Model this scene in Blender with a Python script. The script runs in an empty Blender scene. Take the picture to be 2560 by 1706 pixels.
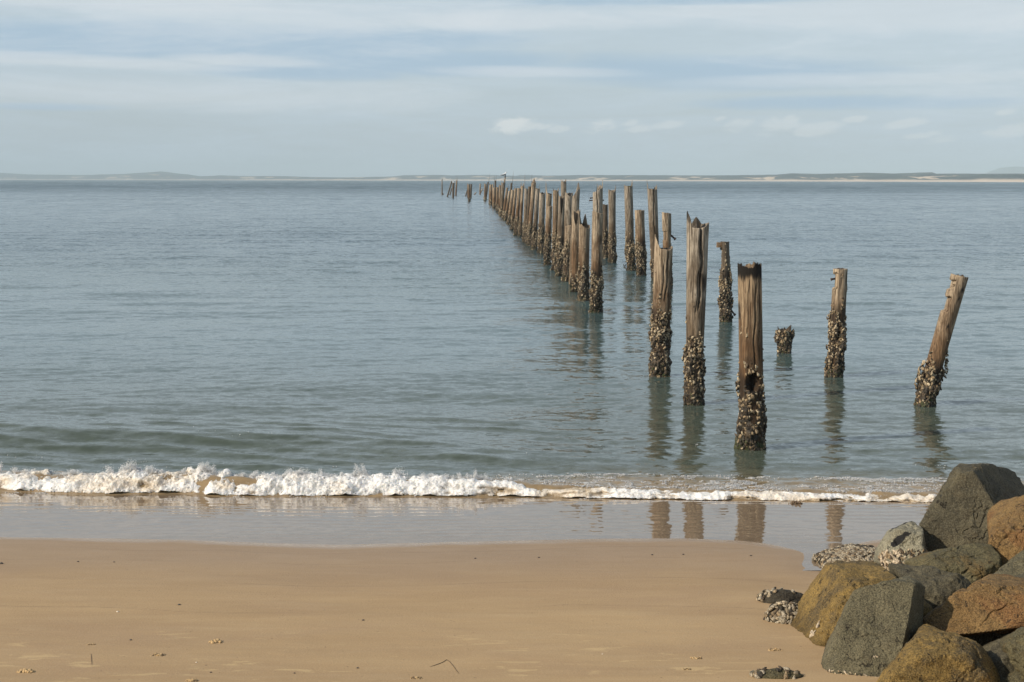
import bpy, math, random
import numpy as np
R = math.radians
SC = bpy.context.scene
COL = SC.collection
# ------------------------------------------------------------------ camera
F = 3555.0; CAMH = 3.8
PITCH = math.atan((853 - 449.7) / F); ROLL = math.atan(3.0 / 2560)
cam_d = bpy.data.cameras.new('camera'); cam = bpy.data.objects.new('camera', cam_d); COL.objects.link(cam)
cam_d.sensor_width = 36; cam_d.lens = 36 * F / 2560; cam_d.clip_start = 0.1; cam_d.clip_end = 40000
cam.location = (0, 0, CAMH)
from mathutils import Matrix, Vector
CM = Matrix.Rotation(R(90) - PITCH, 4, 'X') @ Matrix.Rotation(ROLL, 4, 'Z')
cam.matrix_world = Matrix.Translation((0, 0, CAMH)) @ CM
SC.camera = cam
RT = np.array(CM.to_3x3())
CR, CU, CT = RT[:, 0], RT[:, 1], RT[:, 2]      # right, up, toward the camera
# ------------------------------------------------------------------ sun, sky, exposure
SUN_EL, SUN_AZ = 31.0, -114.0                    # azimuth measured from +Y towards +X
sd = Vector((math.sin(R(SUN_AZ)) * math.cos(R(SUN_EL)), math.cos(R(SUN_AZ)) * math.cos(R(SUN_EL)), math.sin(R(SUN_EL))))
sl = bpy.data.lights.new('sun', 'SUN'); sun = bpy.data.objects.new('sun', sl); COL.objects.link(sun)
sl.energy = 5.0; sl.angle = R(0.6); sl.color = (1.0, 0.87, 0.70)
sun.rotation_euler = (-sd).to_track_quat('-Z', 'Y').to_euler()
SC.view_settings.view_transform = 'Standard'; SC.view_settings.look = 'None'
SC.view_settings.exposure = 0.0; SC.view_settings.gamma = 1.0
SC.cycles.use_denoising = True; SC.cycles.max_bounces = 6; SC.cycles.diffuse_bounces = 2
SC.cycles.glossy_bounces = 3; SC.cycles.volume_bounces = 0; SC.cycles.transparent_max_bounces = 6
SC.cycles.caustics_reflective = False; SC.cycles.caustics_refractive = False

class NT:
    def __init__(s, tree): s.t = tree; tree.nodes.clear()
    def n(s, typ, **kw):
        nd = s.t.nodes.new(typ)
        for k, v in kw.items():
            if k.startswith('i_'): nd.inputs[k[2:].replace('_', ' ')].default_value = v
            else: setattr(nd, k, v)
        return nd
    def l(s, a, b): s.t.links.new(a, b)
    def put(s, sock, v):
        if hasattr(v, 'links'): s.l(v, sock)
        elif v is not None:
            try: sock.default_value = v
            except Exception: sock.default_value = (*v, 1)
    def math(s, op, a, b=None, c=None, clamp=False):
        nd = s.n('ShaderNodeMath', operation=op, use_clamp=clamp)
        for i, v in enumerate((a, b, c)):
            if v is not None: s.put(nd.inputs[i], v)
        return nd.outputs[0]
    def vmath(s, op, a, b=None):
        nd = s.n('ShaderNodeVectorMath', operation=op)
        s.put(nd.inputs[0], a)
        if b is not None: s.put(nd.inputs[1], b)
        return nd.outputs['Value'] if op in ('DOT_PRODUCT', 'LENGTH') else nd.outputs[0]
    def mix(s, f, a, b, blend='MIX'):
        nd = s.n('ShaderNodeMix', data_type='RGBA', blend_type=blend)
        s.put(nd.inputs[0], f)
        for i, v in ((6, a), (7, b)):
            if hasattr(v, 'links'): s.l(v, nd.inputs[i])
            else: nd.inputs[i].default_value = (*v[:3], 1)
        return nd.outputs[2]
    def ramp(s, f, lo, hi, a=0.0, b=1.0, smooth=True):
        nd = s.n('ShaderNodeMapRange', interpolation_type='SMOOTHSTEP' if smooth else 'LINEAR')
        s.put(nd.inputs[0], f)
        for i, v in enumerate((lo, hi, a, b)): s.put(nd.inputs[i + 1], v)
        return nd.outputs[0]
    def noise(s, vec, scale, detail=4, rough=.55, dist=0, out='Fac'):
        nd = s.n('ShaderNodeTexNoise'); s.put(nd.inputs['Vector'], vec)
        nd.inputs['Scale'].default_value = scale; nd.inputs['Detail'].default_value = detail
        nd.inputs['Roughness'].default_value = rough; nd.inputs['Distortion'].default_value = dist
        return nd.outputs[out]
    def scale(s, vec, sc, loc=(0, 0, 0)):
        nd = s.n('ShaderNodeMapping'); s.put(nd.inputs[0], vec)
        nd.inputs['Scale'].default_value = sc; nd.inputs['Location'].default_value = loc
        return nd.outputs[0]

world = bpy.data.worlds.new('World'); SC.world = world; world.use_nodes = True
w = NT(world.node_tree)
SKY_K = 0.1
sky = w.n('ShaderNodeTexSky', sky_type='NISHITA', sun_disc=False)
sky.sun_elevation = R(SUN_EL); sky.sun_rotation = R(SUN_AZ); sky.dust_density = 1.6; sky.air_density = 1.0; sky.ozone_density = 1.6
geo = w.n('ShaderNodeNewGeometry')
d = w.vmath('SCALE', geo.outputs['Incoming']); d.node.inputs['Scale'].default_value = -1.0
d = w.vmath('MULTIPLY', geo.outputs['Incoming'], (-1, -1, -1))
sx = w.n('ShaderNodeSeparateXYZ'); w.l(d, sx.inputs[0]); X, Y, Z = sx.outputs
az = w.math('ARCTAN2', X, Y); el = w.math('ARCSINE', Z)
def cxyz(t, x, y, z=0.0):
    nd = t.n('ShaderNodeCombineXYZ')
    for i, v in enumerate((x, y, z)): t.put(nd.inputs[i], v)
    return nd.outputs[0]
ae = cxyz(w, az, el)
wob = w.math('SUBTRACT', w.noise(w.scale(ae, (42, 95, 1)), 1.0, 6, .65, .4), 0.5)
wobl = w.math('SUBTRACT', w.noise(w.scale(ae, (5.5, 30, 1), (4, 2, 0)), 1.0, 8, .68, .5), 0.5)
def blob(uc, vc, ru, rv, soft=1.0, wa=0.5, wsrc=None, tilt=0.0):
    a0 = math.atan((uc - 1280) / F); e0 = math.atan((449.7 - vc) / F)
    da = w.math('SUBTRACT', az, a0); de = w.math('SUBTRACT', el, e0)
    de = w.math('SUBTRACT', de, w.math('MULTIPLY', da, tilt))
    a = w.math('DIVIDE', da, ru / F); e = w.math('DIVIDE', de, rv / F)
    r = w.math('ADD', w.math('MULTIPLY', a, a), w.math('MULTIPLY', e, e))
    r = w.math('ADD', r, w.math('MULTIPLY', wsrc or wob, -wa * 4))
    return w.ramp(r, soft, 0.0)
# high thin stratus veil: a blend of milky cloud over the clear sky
veil = w.noise(w.scale(ae, (4.5, 38, 1), (1.3, 4.1, 0)), 1.0, 9, .68, .8)
veil2 = w.noise(w.scale(ae, (1.6, 12, 1), (7.3, 1.1, 0)), 1.0, 5, .6, .2)
veil3 = w.noise(w.scale(ae, (15, 85, 1), (2.2, 8.1, 0)), 1.0, 7, .7, 1.0)
vv = w.math('ADD', w.math('MULTIPLY', veil, .48), w.math('MULTIPLY', veil2, .36)); vv = w.math('ADD', vv, w.math('MULTIPLY', veil3, .16))
blue = blob(300, 120, 560, 46, 1.6, .75, wobl, .02)
for b in ((820, 122, 520, 36, 1.6, .75, wobl, .03), (1080, 162, 420, 32, 1.6, .75, wobl), (1780, 185, 480, 42, 1.7, .8, wobl, -.03), (760, 190, 260, 22, 1.5, .7, wobl), (1650, 10, 500, 16, 1.5, .7, wobl), (2150, 265, 380, 20, 1.5, .7, wobl), (130, 280, 200, 12, 1.5, .7, wobl)):
    blue = w.math('MAXIMUM', blue, blob(*b))
white = blob(170, 172, 420, 14, 2.0, 1.3, wobl, -.03)
for b in ((620, 165, 150, 14, 2.0, 1.3, wobl, -.02), (1350, 62, 350, 20, 2.2, 1.3, wobl), (1350, 185, 220, 12, 2.0, 1.2, wobl, -.02), (350, 30, 500, 26, 1.6, .7, wobl), (2300, 60, 500, 40, 1.7, .8, wobl), (300, 250, 700, 36, 2.2, 1.2, wobl), (1800, 45, 300, 16, 1.7, .8, wobl), (2200, 210, 420, 16, 2.0, 1.3, wobl)):
    white = w.math('MAXIMUM', white, blob(*b))
puff = None
for b in ((1285, 315, 45, 15), (1330, 320, 40, 8), (1395, 325, 22, 6), (1498, 317, 34, 13), (1570, 312, 18, 6), (1630, 320, 60, 8), (1790, 302, 15, 5), (1840, 315, 30, 12), (1935, 318, 40, 16), (1965, 305, 22, 8), (2035, 328, 45, 12), (2130, 303, 24, 6), (2250, 315, 40, 8), (2340, 355, 30, 8), (2510, 333, 42, 12), (2500, 292, 20, 6), (2290, 345, 40, 7)):
    p = blob(b[0], b[1], b[2] * 1.25, b[3] * 1.35, 1.5, 1.3, None, .12)
    p = w.math('MULTIPLY', p, {1285: .9, 1498: .75, 1330: .6}.get(b[0], .42))
    puff = p if puff is None else w.math('MAXIMUM', puff, p)
skyc = w.vmath('SCALE', sky.outputs[0]); skyc.node.inputs['Scale'].default_value = SKY_K
CL = lambda r, g, b: (r, g, b)
elc = w.ramp(el, 0.0, 0.13)
veilc = w.mix(elc, CL(.54, .645, .735), CL(.600, .700, .775))
veilf = w.ramp(vv, .30, .62, .62, .92)
c = w.mix(veilf, skyc, veilc)
c = w.mix(w.math('MULTIPLY', blue, .75), c, CL(.375, .525, .670))
c = w.mix(w.math('MULTIPLY', white, .42), c, CL(.75, .79, .82))
c = w.mix(w.math('MULTIPLY', w.ramp(vv, .49, .62), w.math('MULTIPLY', .35, w.ramp(el, .025, .07))), c, CL(.75, .79, .82))
c = w.mix(puff, c, CL(.76, .79, .79))
# overhead, out of view, the cloud is thinned to cut the fill light
c = w.mix(w.ramp(el, .42, .95, 0, .92), c, skyc)
c2 = w.vmath('SCALE', c); c2.node.inputs['Scale'].default_value = 1 / SKY_K
bg = w.n('ShaderNodeBackground'); w.l(c2, bg.inputs[0]); bg.inputs[1].default_value = SKY_K
wo = w.n('ShaderNodeOutputWorld'); w.l(bg.outputs[0], wo.inputs[0])
# ------------------------------------------------------------------ helpers
def hit(u, v, z=0.0):
    dv = ((u - 1280) / F) * CR + ((853 - v) / F) * CU - CT
    t = (z - CAMH) / dv[2]
    return dv * t + np.array([0, 0, CAMH])
def atd(u, v, y):                                  # the world point seen at (u, v) that stands y metres ahead
    dv = ((u - 1280) / F) * CR + ((853 - v) / F) * CU - CT
    return dv * (y / dv[1]) + np.array([0, 0, CAMH])
def hashf(ix, iy, iz, seed):
    n = (ix.astype(np.int64) * 73856093) ^ (iy.astype(np.int64) * 19349663) ^ (iz.astype(np.int64) * 83492791) ^ (seed * 2654435761)
    n = (n ^ (n >> 13)) * 1274126177 & 0x7fffffff
    n = (n ^ (n >> 15)) * 2246822519 & 0x7fffffff
    return ((n ^ (n >> 16)) & 0xffff) / 65535.0
def vnoise(p, seed=0):
    i = np.floor(p).astype(np.int64); f = p - i; f = f * f * (3 - 2 * f); r = 0
    for dx in (0, 1):
        wx = f[..., 0] if dx else 1 - f[..., 0]
        for dy in (0, 1):
            wy = f[..., 1] if dy else 1 - f[..., 1]
            for dz in (0, 1):
                wz = f[..., 2] if dz else 1 - f[..., 2]
                r = r + wx * wy * wz * hashf(i[..., 0] + dx, i[..., 1] + dy, i[..., 2] + dz, seed)
    return r * 2 - 1
def fbm(p, oct=4, seed=0, gain=.5, lac=2.03):
    a, s, r = 1.0, 0.0, 0
    for k in range(oct):
        r = r + a * vnoise(p, seed + k * 17); s += a; a *= gain; p = p * lac
    return r / s
def P3(x, y, z=0.0): return np.stack(np.broadcast_arrays(x, y, z), -1).astype(float)
def sstep(a, b, x):
    t = np.clip((x - a) / (b - a), 0, 1); return t * t * (3 - 2 * t)
def mesh_np(name, V, Fc, mat=None, parent=None, smooth=True, attrs=None, link=True):
    """Fc: int array (n,3) or (n,4), or a list of such arrays"""
    V = np.asarray(V, dtype=np.float32)
    fl = Fc if isinstance(Fc, list) else [Fc]
    fl = [np.asarray(f, dtype=np.int32) for f in fl if len(f)]
    me = bpy.data.meshes.new(name)
    me.vertices.add(len(V)); me.vertices.foreach_set('co', V.ravel())
    li = np.concatenate([f.ravel() for f in fl]); tot = np.concatenate([np.full(len(f), f.shape[1], np.int32) for f in fl])
    st = np.concatenate([[0], np.cumsum(tot)[:-1]]).astype(np.int32)
    me.loops.add(len(li)); me.loops.foreach_set('vertex_index', li)
    me.polygons.add(len(tot)); me.polygons.foreach_set('loop_start', st); me.polygons.foreach_set('loop_total', tot)
    me.polygons.foreach_set('use_smooth', np.full(len(tot), smooth))
    me.update(calc_edges=True)
    for k, a in (attrs or {}).items():
        a = np.asarray(a, dtype=np.float32)
        if a.ndim == 1:
            at = me.attributes.new(k, 'FLOAT', 'POINT'); at.data.foreach_set('value', a)
        else:
            at = me.attributes.new(k, 'FLOAT_COLOR', 'POINT')
            if a.shape[1] == 3: a = np.concatenate([a, np.ones((len(a), 1), np.float32)], 1)
            at.data.foreach_set('color', a.ravel())
    if mat: me.materials.append(mat)
    o = bpy.data.objects.new(name, me)
    if link: COL.objects.link(o)
    if parent: o.parent = parent
    return o
def gridf(nr, nc, wrap=False):
    i, j = np.meshgrid(np.arange(nr - 1), np.arange(nc if wrap else nc - 1), indexing='ij')
    j2 = (j + 1) % nc
    return np.stack([i * nc + j, i * nc + j2, (i + 1) * nc + j2, (i + 1) * nc + j], -1).reshape(-1, 4)
def empty(name, loc, label, cat, group=None):
    o = bpy.data.objects.new(name, None); COL.objects.link(o); o.location = loc; o.empty_display_size = .2
    return tag(o, label, cat, group)
def tag(o, label=None, cat=None, group=None, kind=None):
    if label: o['label'] = label
    if cat: o['category'] = cat
    if group: o['group'] = group
    if kind: o['kind'] = kind
    return o
def material(name):
    m = bpy.data.materials.new(name); m.use_nodes = True; t = NT(m.node_tree)
    out = t.n('ShaderNodeOutputMaterial'); b = t.n('ShaderNodeBsdfPrincipled'); t.l(b.outputs[0], out.inputs[0])
    t.b = b; t.co = t.n('ShaderNodeTexCoord').outputs['Object']
    return m, t
def setb(t, color=None, rough=None, bump=None, bd=.01, bs=1.0, spec=None):
    if color is not None: t.put(t.b.inputs['Base Color'], color)
    if rough is not None: t.put(t.b.inputs['Roughness'], rough)
    if spec is not None: t.put(t.b.inputs['Specular IOR Level'], spec)
    if bump is not None:
        nd = t.n('ShaderNodeBump'); t.l(bump, nd.inputs['Height']); nd.inputs['Distance'].default_value = bd
        nd.inputs['Strength'].default_value = bs; t.l(nd.outputs[0], t.b.inputs['Normal'])
def attr(t, name, out='Color'):
    nd = t.n('ShaderNodeAttribute'); nd.attribute_name = name; return nd.outputs[out]
def interp(pts, q):
    a = np.array(pts, float); return np.interp(q, a[:, 0], a[:, 1])
# ------------------------------------------------------------------ shore geometry in world metres
_ys = np.linspace(-30, 80, 2201); _sl = np.interp(_ys, [-30, 8, 13, 15.0, 16.2, 17.5, 30, 80], [.0, .075, .073, .074, .060, .05, .05, .05])
_z = -np.concatenate([[0], np.cumsum((_sl[1:] + _sl[:-1]) * .5 * np.diff(_ys))]); _z += .12 - np.interp(14.85, _ys, _z)
def sand_base(y): return np.interp(y, _ys, _z)
def line_world(pts, z, dense=60):
    us = np.linspace(pts[0][0], pts[-1][0], dense); vs = interp(pts, us)
    out = []
    for u, v in zip(us, vs):
        p = hit(u, v, z or 0)
        if z is None:                                   # on the sloping sand itself
            for _ in range(12): p = hit(u, v, float(sand_base(p[1])))
        out.append(p[:2])
    return np.array(out)
EDGE = line_world([(-800, 1335), (0, 1343), (220, 1346), (430, 1349), (640, 1356), (850, 1361), (1080, 1356), (1300, 1351), (1520, 1347), (1720, 1347), (1850, 1352), (1950, 1362), (2030, 1369), (2065, 1373), (2110, 1362), (2200, 1349), (2300, 1341), (3300, 1330)], None, 200)
FRONT = line_world([(-800, 1218), (0, 1226), (220, 1236), (435, 1234), (610, 1240), (800, 1242), (980, 1240), (1300, 1243), (1630, 1249), (1960, 1253), (2300, 1258), (3300, 1262)], .01, 200)
def yedge(x): return np.interp(x, EDGE[:, 0], EDGE[:, 1])
def yfront(x): return np.interp(x, FRONT[:, 0], FRONT[:, 1]) + .05 * fbm(P3(np.asarray(x) * 1.7, 3.3), 3, 5)
def sand_soft(x, y): return .012 * fbm(P3(x * .35, y * .6, 3.), 3, 12) * sstep(14.6, 13.6, y)
# ------------------------------------------------------------------ sea: one sheet with real waves near the beach
def sea_height(x, y, fine=True):
    h = np.zeros_like(x); rng = np.random.RandomState(7)
    near = sstep(17.2, 18.6, y)
    for k in range(70):
        lam = .28 * (1.052 ** k) * rng.uniform(.9, 1.1)
        th = rng.normal(0, .42 if lam > .8 else .65)
        kx, ky = math.sin(th) * 2 * math.pi / lam, math.cos(th) * 2 * math.pi / lam
        if abs(math.sin(th)) > .995: continue
        a = .00245 * lam ** 1.0 * (1.25 if lam < .8 else .55)
        cut = sstep(1.0, .35, (y * y / (CAMH * F) * 1.3) * 2.5 / lam)
        h += a * cut * np.sin(kx * x + ky * y + rng.uniform(0, 6.28) + 1.6 * k)
    gust = (1 - .25 * sstep(24, 32, y)) * (.55 + .9 * sstep(-.35, .5, fbm(P3(x * .035, y * .07, .5), 3, 31)))
    h *= gust * (.25 + .75 * near)
    # diagonal wavelets riding on the low swell
    m = sstep(18.0, 18.8, y) * sstep(23.5, 21.5, y) * sstep(3.0, -2.0, x)
    for lam, th, a, ph in ((.62, .30, .0085, 0.), (.48, .42, .0055, 2.), (.85, .18, .010, 1.), (.36, .1, .003, 4.)):
        q = (math.sin(th) * x + math.cos(th) * y) * 2 * math.pi / lam + ph + 1.5 * fbm(P3(x * .6, y * .6, lam), 2, 5)
        h += a * m * (1 - 2 * np.abs(np.sin(q / 2)) ** 1.2 + .4)
    # rings where the piles disturb the surface
    for (px, py_, ra) in RINGS:
        r = np.hypot(x - px, y - py_); h += ra * np.exp(-r / .35) * np.cos(r * 2 * math.pi / .13) * sstep(.1, .25, r)
    return h
RINGS = [(hit(u, v)[0], hit(u, v)[1], a) for u, v, a in ((1881, 1124, .006), (1733, 1010, .005), (1649, 942, .005), (2087, 940, .004), (2308, 1012, .005), (1961, 885, .004), (1488, 778, .005))]
def bore(x, y):
    """the small breaking wave and the swell behind it: height above still water"""
    yf = yfront(x); t = y - yf
    A = np.interp(x, [-9, -6, -4, -2.5, -.5, .6, 2, 7], [.13, .15, .175, .145, .13, .10, .085, .075])
    A = A * (1 + .18 * fbm(P3(x * 2.2, .4), 3, 11))
    up = sstep(-.03, .30, t); dn = 1 - sstep(.30, 1.5, t)
    h = A * up * dn
    h += .045 * np.exp(-((t - 1.0) / .25) ** 2) * sstep(0, 1.5, x) * (1 + .5 * fbm(P3(x * 2, y * 4), 3, 4))
    # second swell, a low green slope on the left
    yc = np.interp(x, [-12, -6.8, -3.5, -1, 1.5, 8], [21.6, 20.7, 20.3, 19.5, 19.0, 18.6]) + .12 * fbm(P3(x * .7, 1.), 2, 8)
    A2 = np.interp(x, [-12, -6, -2, 0, 1.5, 3, 8], [.10, .105, .09, .06, .03, .012, .01])
    t2 = y - yc
    h += A2 * np.where(t2 < 0, np.exp(-(t2 / .55) ** 2), np.exp(-(t2 / 1.1) ** 2))
    yc3 = yc + 3.2; h += .35 * A2 * np.exp(-((y - yc3) / .8) ** 2)
    return h
vs = np.arange(1500, 453.2, -1.15); yy = []
for v in vs: yy.append(hit(1280, v, 0)[1])
yy = [y for y in yy if 12.3 < y < 7000] + [8500, 10500, 12800]
yy = np.array(yy); NC = 1150
q_ = np.linspace(0, 1, 46)[1:] ** 1.6 * 3.2 + 1; tx = np.concatenate([-q_[::-1], np.linspace(-1, 1, NC), q_]); NC = len(tx)
Yg = np.repeat(yy[:, None], NC, 1); Xg = tx[None, :] * (Yg * .47 + 4.0)
yf = yfront(Xg); ye = yedge(Xg)
hs = sea_height(Xg, Yg) + bore(Xg, Yg)
turb = .022 * fbm(P3(Xg * 7, Yg * 9, 2.), 4, 21) * sstep(-.1, .1, Yg - yf) * sstep(1.9, .9, Yg - yf)
hs = hs + turb
film = sand_base(Yg) + sand_soft(Xg, Yg) + np.clip((Yg - ye) * .011, -.06, .016)
film += .0006 * np.sin(Yg * 31 + 5.5 * fbm(P3(Xg * .55, Yg * .9), 3, 9)) * sstep(.05, .4, Yg - ye) * (.35 + .8 * sstep(-.3, .4, fbm(P3(Xg * .6, Yg * 1.3, 3.), 2, 6)))
film += .0011 * fbm(P3(Xg * 8, Yg * 9, 1.), 3, 15) * sstep(.05, .4, Yg - ye)
film += .0035 * fbm(P3(Xg * 1.2, Yg * 3.5), 3, 19) * sstep(1.1, .2, yf - Yg)
k = sstep(-.12, .02, Yg - yf)
lo = np.maximum(film, np.where(Yg > yf - .4, hs * k + (1 - k) * film, film))
H = film * (1 - k) + hs * k
H = np.where(Yg < yf - .12, film, H)
# colour of the water body and of the bed seen through it
dpt = np.clip(H - sand_base(Yg), 0, 5)
def c3(*c): return np.array(c, float)
def lerp(a, b, t): return a + (b - a) * t[..., None]
bed = c3(.215, .160, .108); brown = c3(.25, .185, .105); green = c3(.066, .083, .064); teal = c3(.058, .098, .100); deep = c3(.020, .056, .074)
t = Yg - yf
C = np.broadcast_to(bed, Xg.shape + (3,)).copy()
C = lerp(C, brown, sstep(-.2, .1, t))
C = lerp(C, green, sstep(.35, 1.3, t + .35 * fbm(P3(Xg * .8, Yg * 1.5), 3, 44)) * (1 - .35 * sstep(0, 2, Xg) * sstep(2.2, .8, t)))
C = lerp(C, teal, sstep(20, 34, Yg)); C = lerp(C, deep, sstep(45, 90, Yg))
streak = fbm(P3(Xg * .025, Yg * .05, 9.), 3, 71)
amp = np.where(t < 0, 0.012, 1.0) * 1.0
amp = .035 + .965 * sstep(.1, 1.6, t); yl = Yg * np.exp(.22 * streak + .10 * fbm(P3(Xg * .06, Yg * .03, 4.), 2, 8)); amp *= np.interp(yl, [17, 24, 28, 36, 48, 62, 95, 140, 220, 500, 2000], [.85, .85, .72, .50, .52, 1.25, 1.55, 1.1, .95, 1.2, 1.25]) * (.85 + .3 * sstep(-.5, .5, streak))
sea_m, t_ = material('sea_water')
t = t_
co = t.co
nA = t.noise(t.scale(co, (2.9, 4.9, 1)), 1.0, 4, .65, .5, 'Color')
nB = t.noise(t.scale(co, (8.5, 15, 1), (3, 7, 0)), 1.0, 3, .65, .4, 'Color')
nC = t.noise(t.scale(co, (.28, 1.1, 1), (9, 1, 0)), 1.0, 3, .55, .2, 'Color')
def cen(v, s): return t.vmath('MULTIPLY', t.vmath('SUBTRACT', v, (.5, .5, .5)), s)
s1 = t.vmath('ADD', cen(nA, (.30, .58, 0)), cen(nB, (.24, .42, 0)))
s1 = t.vmath('ADD', s1, cen(nC, (.10, .26, 0)))
am = attr(t, 'amp', 'Fac')
py = t.n('ShaderNodeSeparateXYZ'); t.l(co, py.inputs[0]); py = py.outputs[1]
# wave groups: ever larger patches of rougher and smoother water further out
grp = None
for (fx, fy, a0, a1, b0, b1, ax_, ay_) in ((1.6, .8, 34, 80, 130, 260, .10, .26), (.6, .2, 90, 180, 420, 800, .12, .34), (.16, .04, 320, 700, 5000, 9000, .14, .42)):
    wgt = t.math('MULTIPLY', t.ramp(py, a0, a1), t.ramp(py, b0, b1, 1, 0))
    vv_ = t.vmath('MULTIPLY', t.vmath('SUBTRACT', t.noise(t.scale(co, (fx, fy, 1), (fx * 40, 3, 0)), 1.0, 4, .7, .3, 'Color'), (.5, .53, .5)), (ax_, ay_, 0))
    q_ = t.n('ShaderNodeVectorMath', operation='SCALE'); t.l(vv_, q_.inputs[0]); t.l(wgt, q_.inputs['Scale'])
    grp = q_.outputs[0] if grp is None else t.vmath('ADD', grp, q_.outputs[0])
s1 = t.vmath('ADD', s1, grp)
bias = cxyz(t, 0.0, t.ramp(py, 25, 700, -.015, -.17, False), 0.0)
s1 = t.vmath('ADD', s1, bias)
nd = t.n('ShaderNodeVectorMath', operation='SCALE'); t.l(s1, nd.inputs[0]); t.l(am, nd.inputs['Scale'])
g = t.n('ShaderNodeNewGeometry').outputs['Normal']
nn = t.vmath('NORMALIZE', t.vmath('ADD', g, nd.outputs[0])); t.l(nn, t.b.inputs['Normal'])
sp = t.ramp(t.noise(t.scale(co, (5, 9, 1)), 1.0, 3, .6), .3, .7, .88, 1.1)
colr = t.vmath('SCALE', attr(t, 'Col')); t.l(sp, colr.node.inputs['Scale'])
setb(t, colr, t.ramp(am, .02, .8, .035, .09)); t.b.inputs['IOR'].default_value = 1.36
sea = mesh_np('sea_water', P3(Xg, Yg, H).reshape(-1, 3), gridf(len(yy), NC), sea_m, attrs={'Col': C.reshape(-1, 3), 'amp': amp.ravel()})
tag(sea, kind='structure')
del C, Xg, Yg, H, hs, film, amp, turb, lo, dpt, streak
# ------------------------------------------------------------------ beach
ys = np.concatenate([np.linspace(-25, 7.5, 40), np.linspace(7.55, 18.5, 420), np.linspace(18.8, 80, 60)])
xs = np.concatenate([np.linspace(-60, -8.2, 30), np.linspace(-8, 9, 620), np.linspace(9.3, 60, 40)])
Xb, Yb = np.meshgrid(xs, ys)
def bank(x, y):
    e = np.interp(y, [6, 8.6, 9.6, 10.6, 11.6, 12.6, 13.6, 15, 30], [2.2, 2.45, 2.75, 3.0, 3.35, 3.7, 4.3, 6.5, 10])
    return .75 * sstep(0.25, 2.6, x - e) * sstep(15.0, 13.0, y)
SCOUR = []
def sand_z(x, y):
    z = sand_base(y) + sand_soft(x, y) + bank(x, y)
    z = z + .004 * np.abs(fbm(P3(x * 3.2, y * 6.5, 1.), 4, 41)) * sstep(11.0, 9.6, y)
    z = z + .0022 * fbm(P3(x * 2.2, y * 5), 3, 77) * sstep(yedge(x) - .05, yedge(x) - .7, y)
    # shallow scour pools beside the rocks
    for (cx, cy, rx, ry, dd) in ((2.62, 12.0, .55, .5, -.03), (2.2, 10.7, .45, .3, -.022), (3.0, 12.9, .35, .7, -.02), (2.1, 13.3, .8, .3, .012)):
        z = z + dd * np.exp(-((x - cx) / rx) ** 2 - ((y - cy) / ry) ** 2)
    return z
Zb = sand_z(Xb, Yb)
wet = sstep(2.9, .2, yedge(Xb) - Yb + .5 * fbm(P3(Xb * .35, Yb * .8, 7.), 3, 3))
DD = yedge(Xb) - Yb; WR = np.zeros_like(Xb)
for d0, wd, sd_ in ((.42, .014, 3), (.95, .010, 4), (1.9, .012, 5), (2.9, .010, 6)):
    WR = np.maximum(WR, np.exp(-((DD - d0 - .16 * np.abs(fbm(P3(Xb * .55, sd_ * 1.), 3, sd_)) * 2) / wd) ** 2) * sstep(-.2, .3, fbm(P3(Xb * 1.5, 9. + sd_), 3, 2)))
sand_m, t = material('beach_sand'); co = t.co
grain = t.noise(co, 260, 2, .7); grain2 = t.noise(co, 55, 3, .6)
bands = t.noise(t.scale(co, (.35, 1.6, 1)), 1.0, 5, .6, .4)
bands2 = t.noise(t.scale(co, (1.6, 7, 1)), 1.0, 4, .6, .5)
blot = t.noise(t.scale(co, (.5, .8, 1), (5, 5, 0)), 1.0, 4, .6, .6)
dry = t.mix(t.ramp(bands, .3, .7), (.365, .252, .136), (.438, .310, .168))
dry = t.mix(t.ramp(blot, .45, .72, 0, .5), dry, (.34, .232, .140))
dry = t.mix(t.ramp(bands2, .45, .75, 0, .30), dry, (.45, .335, .20))
wetc = t.mix(t.ramp(bands2, .3, .7), (.300, .208, .124), (.330, .234, .146))
cc = t.mix(attr(t, 'wet', 'Fac'), dry, wetc)
cc = t.mix(t.ramp(grain, .35, .75, 0, .30), cc, (.22, .14, .07)); cc = t.mix(t.ramp(grain2, .55, .8, 0, .35), cc, (.56, .43, .26))
cc = t.mix(t.math('MULTIPLY', attr(t, 'wrack', 'Fac'), .45), cc, (.20, .135, .075))
spk = t.ramp(t.noise(t.scale(co, (1, 1, 1), (8, 3, 0)), 34, 2, .5), .735, .76)
cc = t.mix(t.math('MULTIPLY', spk, .7), cc, (.07, .05, .035))
sy_ = t.n('ShaderNodeSeparateXYZ'); t.l(co, sy_.inputs[0])
scuf = t.ramp(t.noise(t.scale(co, (2.6, 8.5, 1), (4, 4, 0)), 1.0, 4, .6, .5), .60, .68)
scuf = t.math('MULTIPLY', scuf, t.ramp(sy_.outputs[1], 10.8, 9.6, 0, .55)); cc = t.mix(scuf, cc, (.54, .40, .21))
hb = t.math('ADD', t.math('MULTIPLY', grain, .25), t.math('MULTIPLY', grain2, .75))
hb = t.math('ADD', hb, t.math('MULTIPLY', bands2, 1.5))
setb(t, cc, t.ramp(attr(t, 'shine', 'Fac'), 0, 1, t.ramp(attr(t, 'wet', 'Fac'), 0, 1, .85, .55), .12), hb, .004, .8, .3)
beach = mesh_np('sand_beach', P3(Xb, Yb, Zb).reshape(-1, 3), gridf(len(ys), len(xs)), sand_m, attrs={'wet': wet.ravel(), 'wrack': WR.ravel(), 'shine': (sstep(.30, .0, yedge(Xb) - Yb + .10 * fbm(P3(Xb * 1.5, Yb * 3), 3, 8))).ravel()})
tag(beach, kind='structure')
seabed = None
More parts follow.
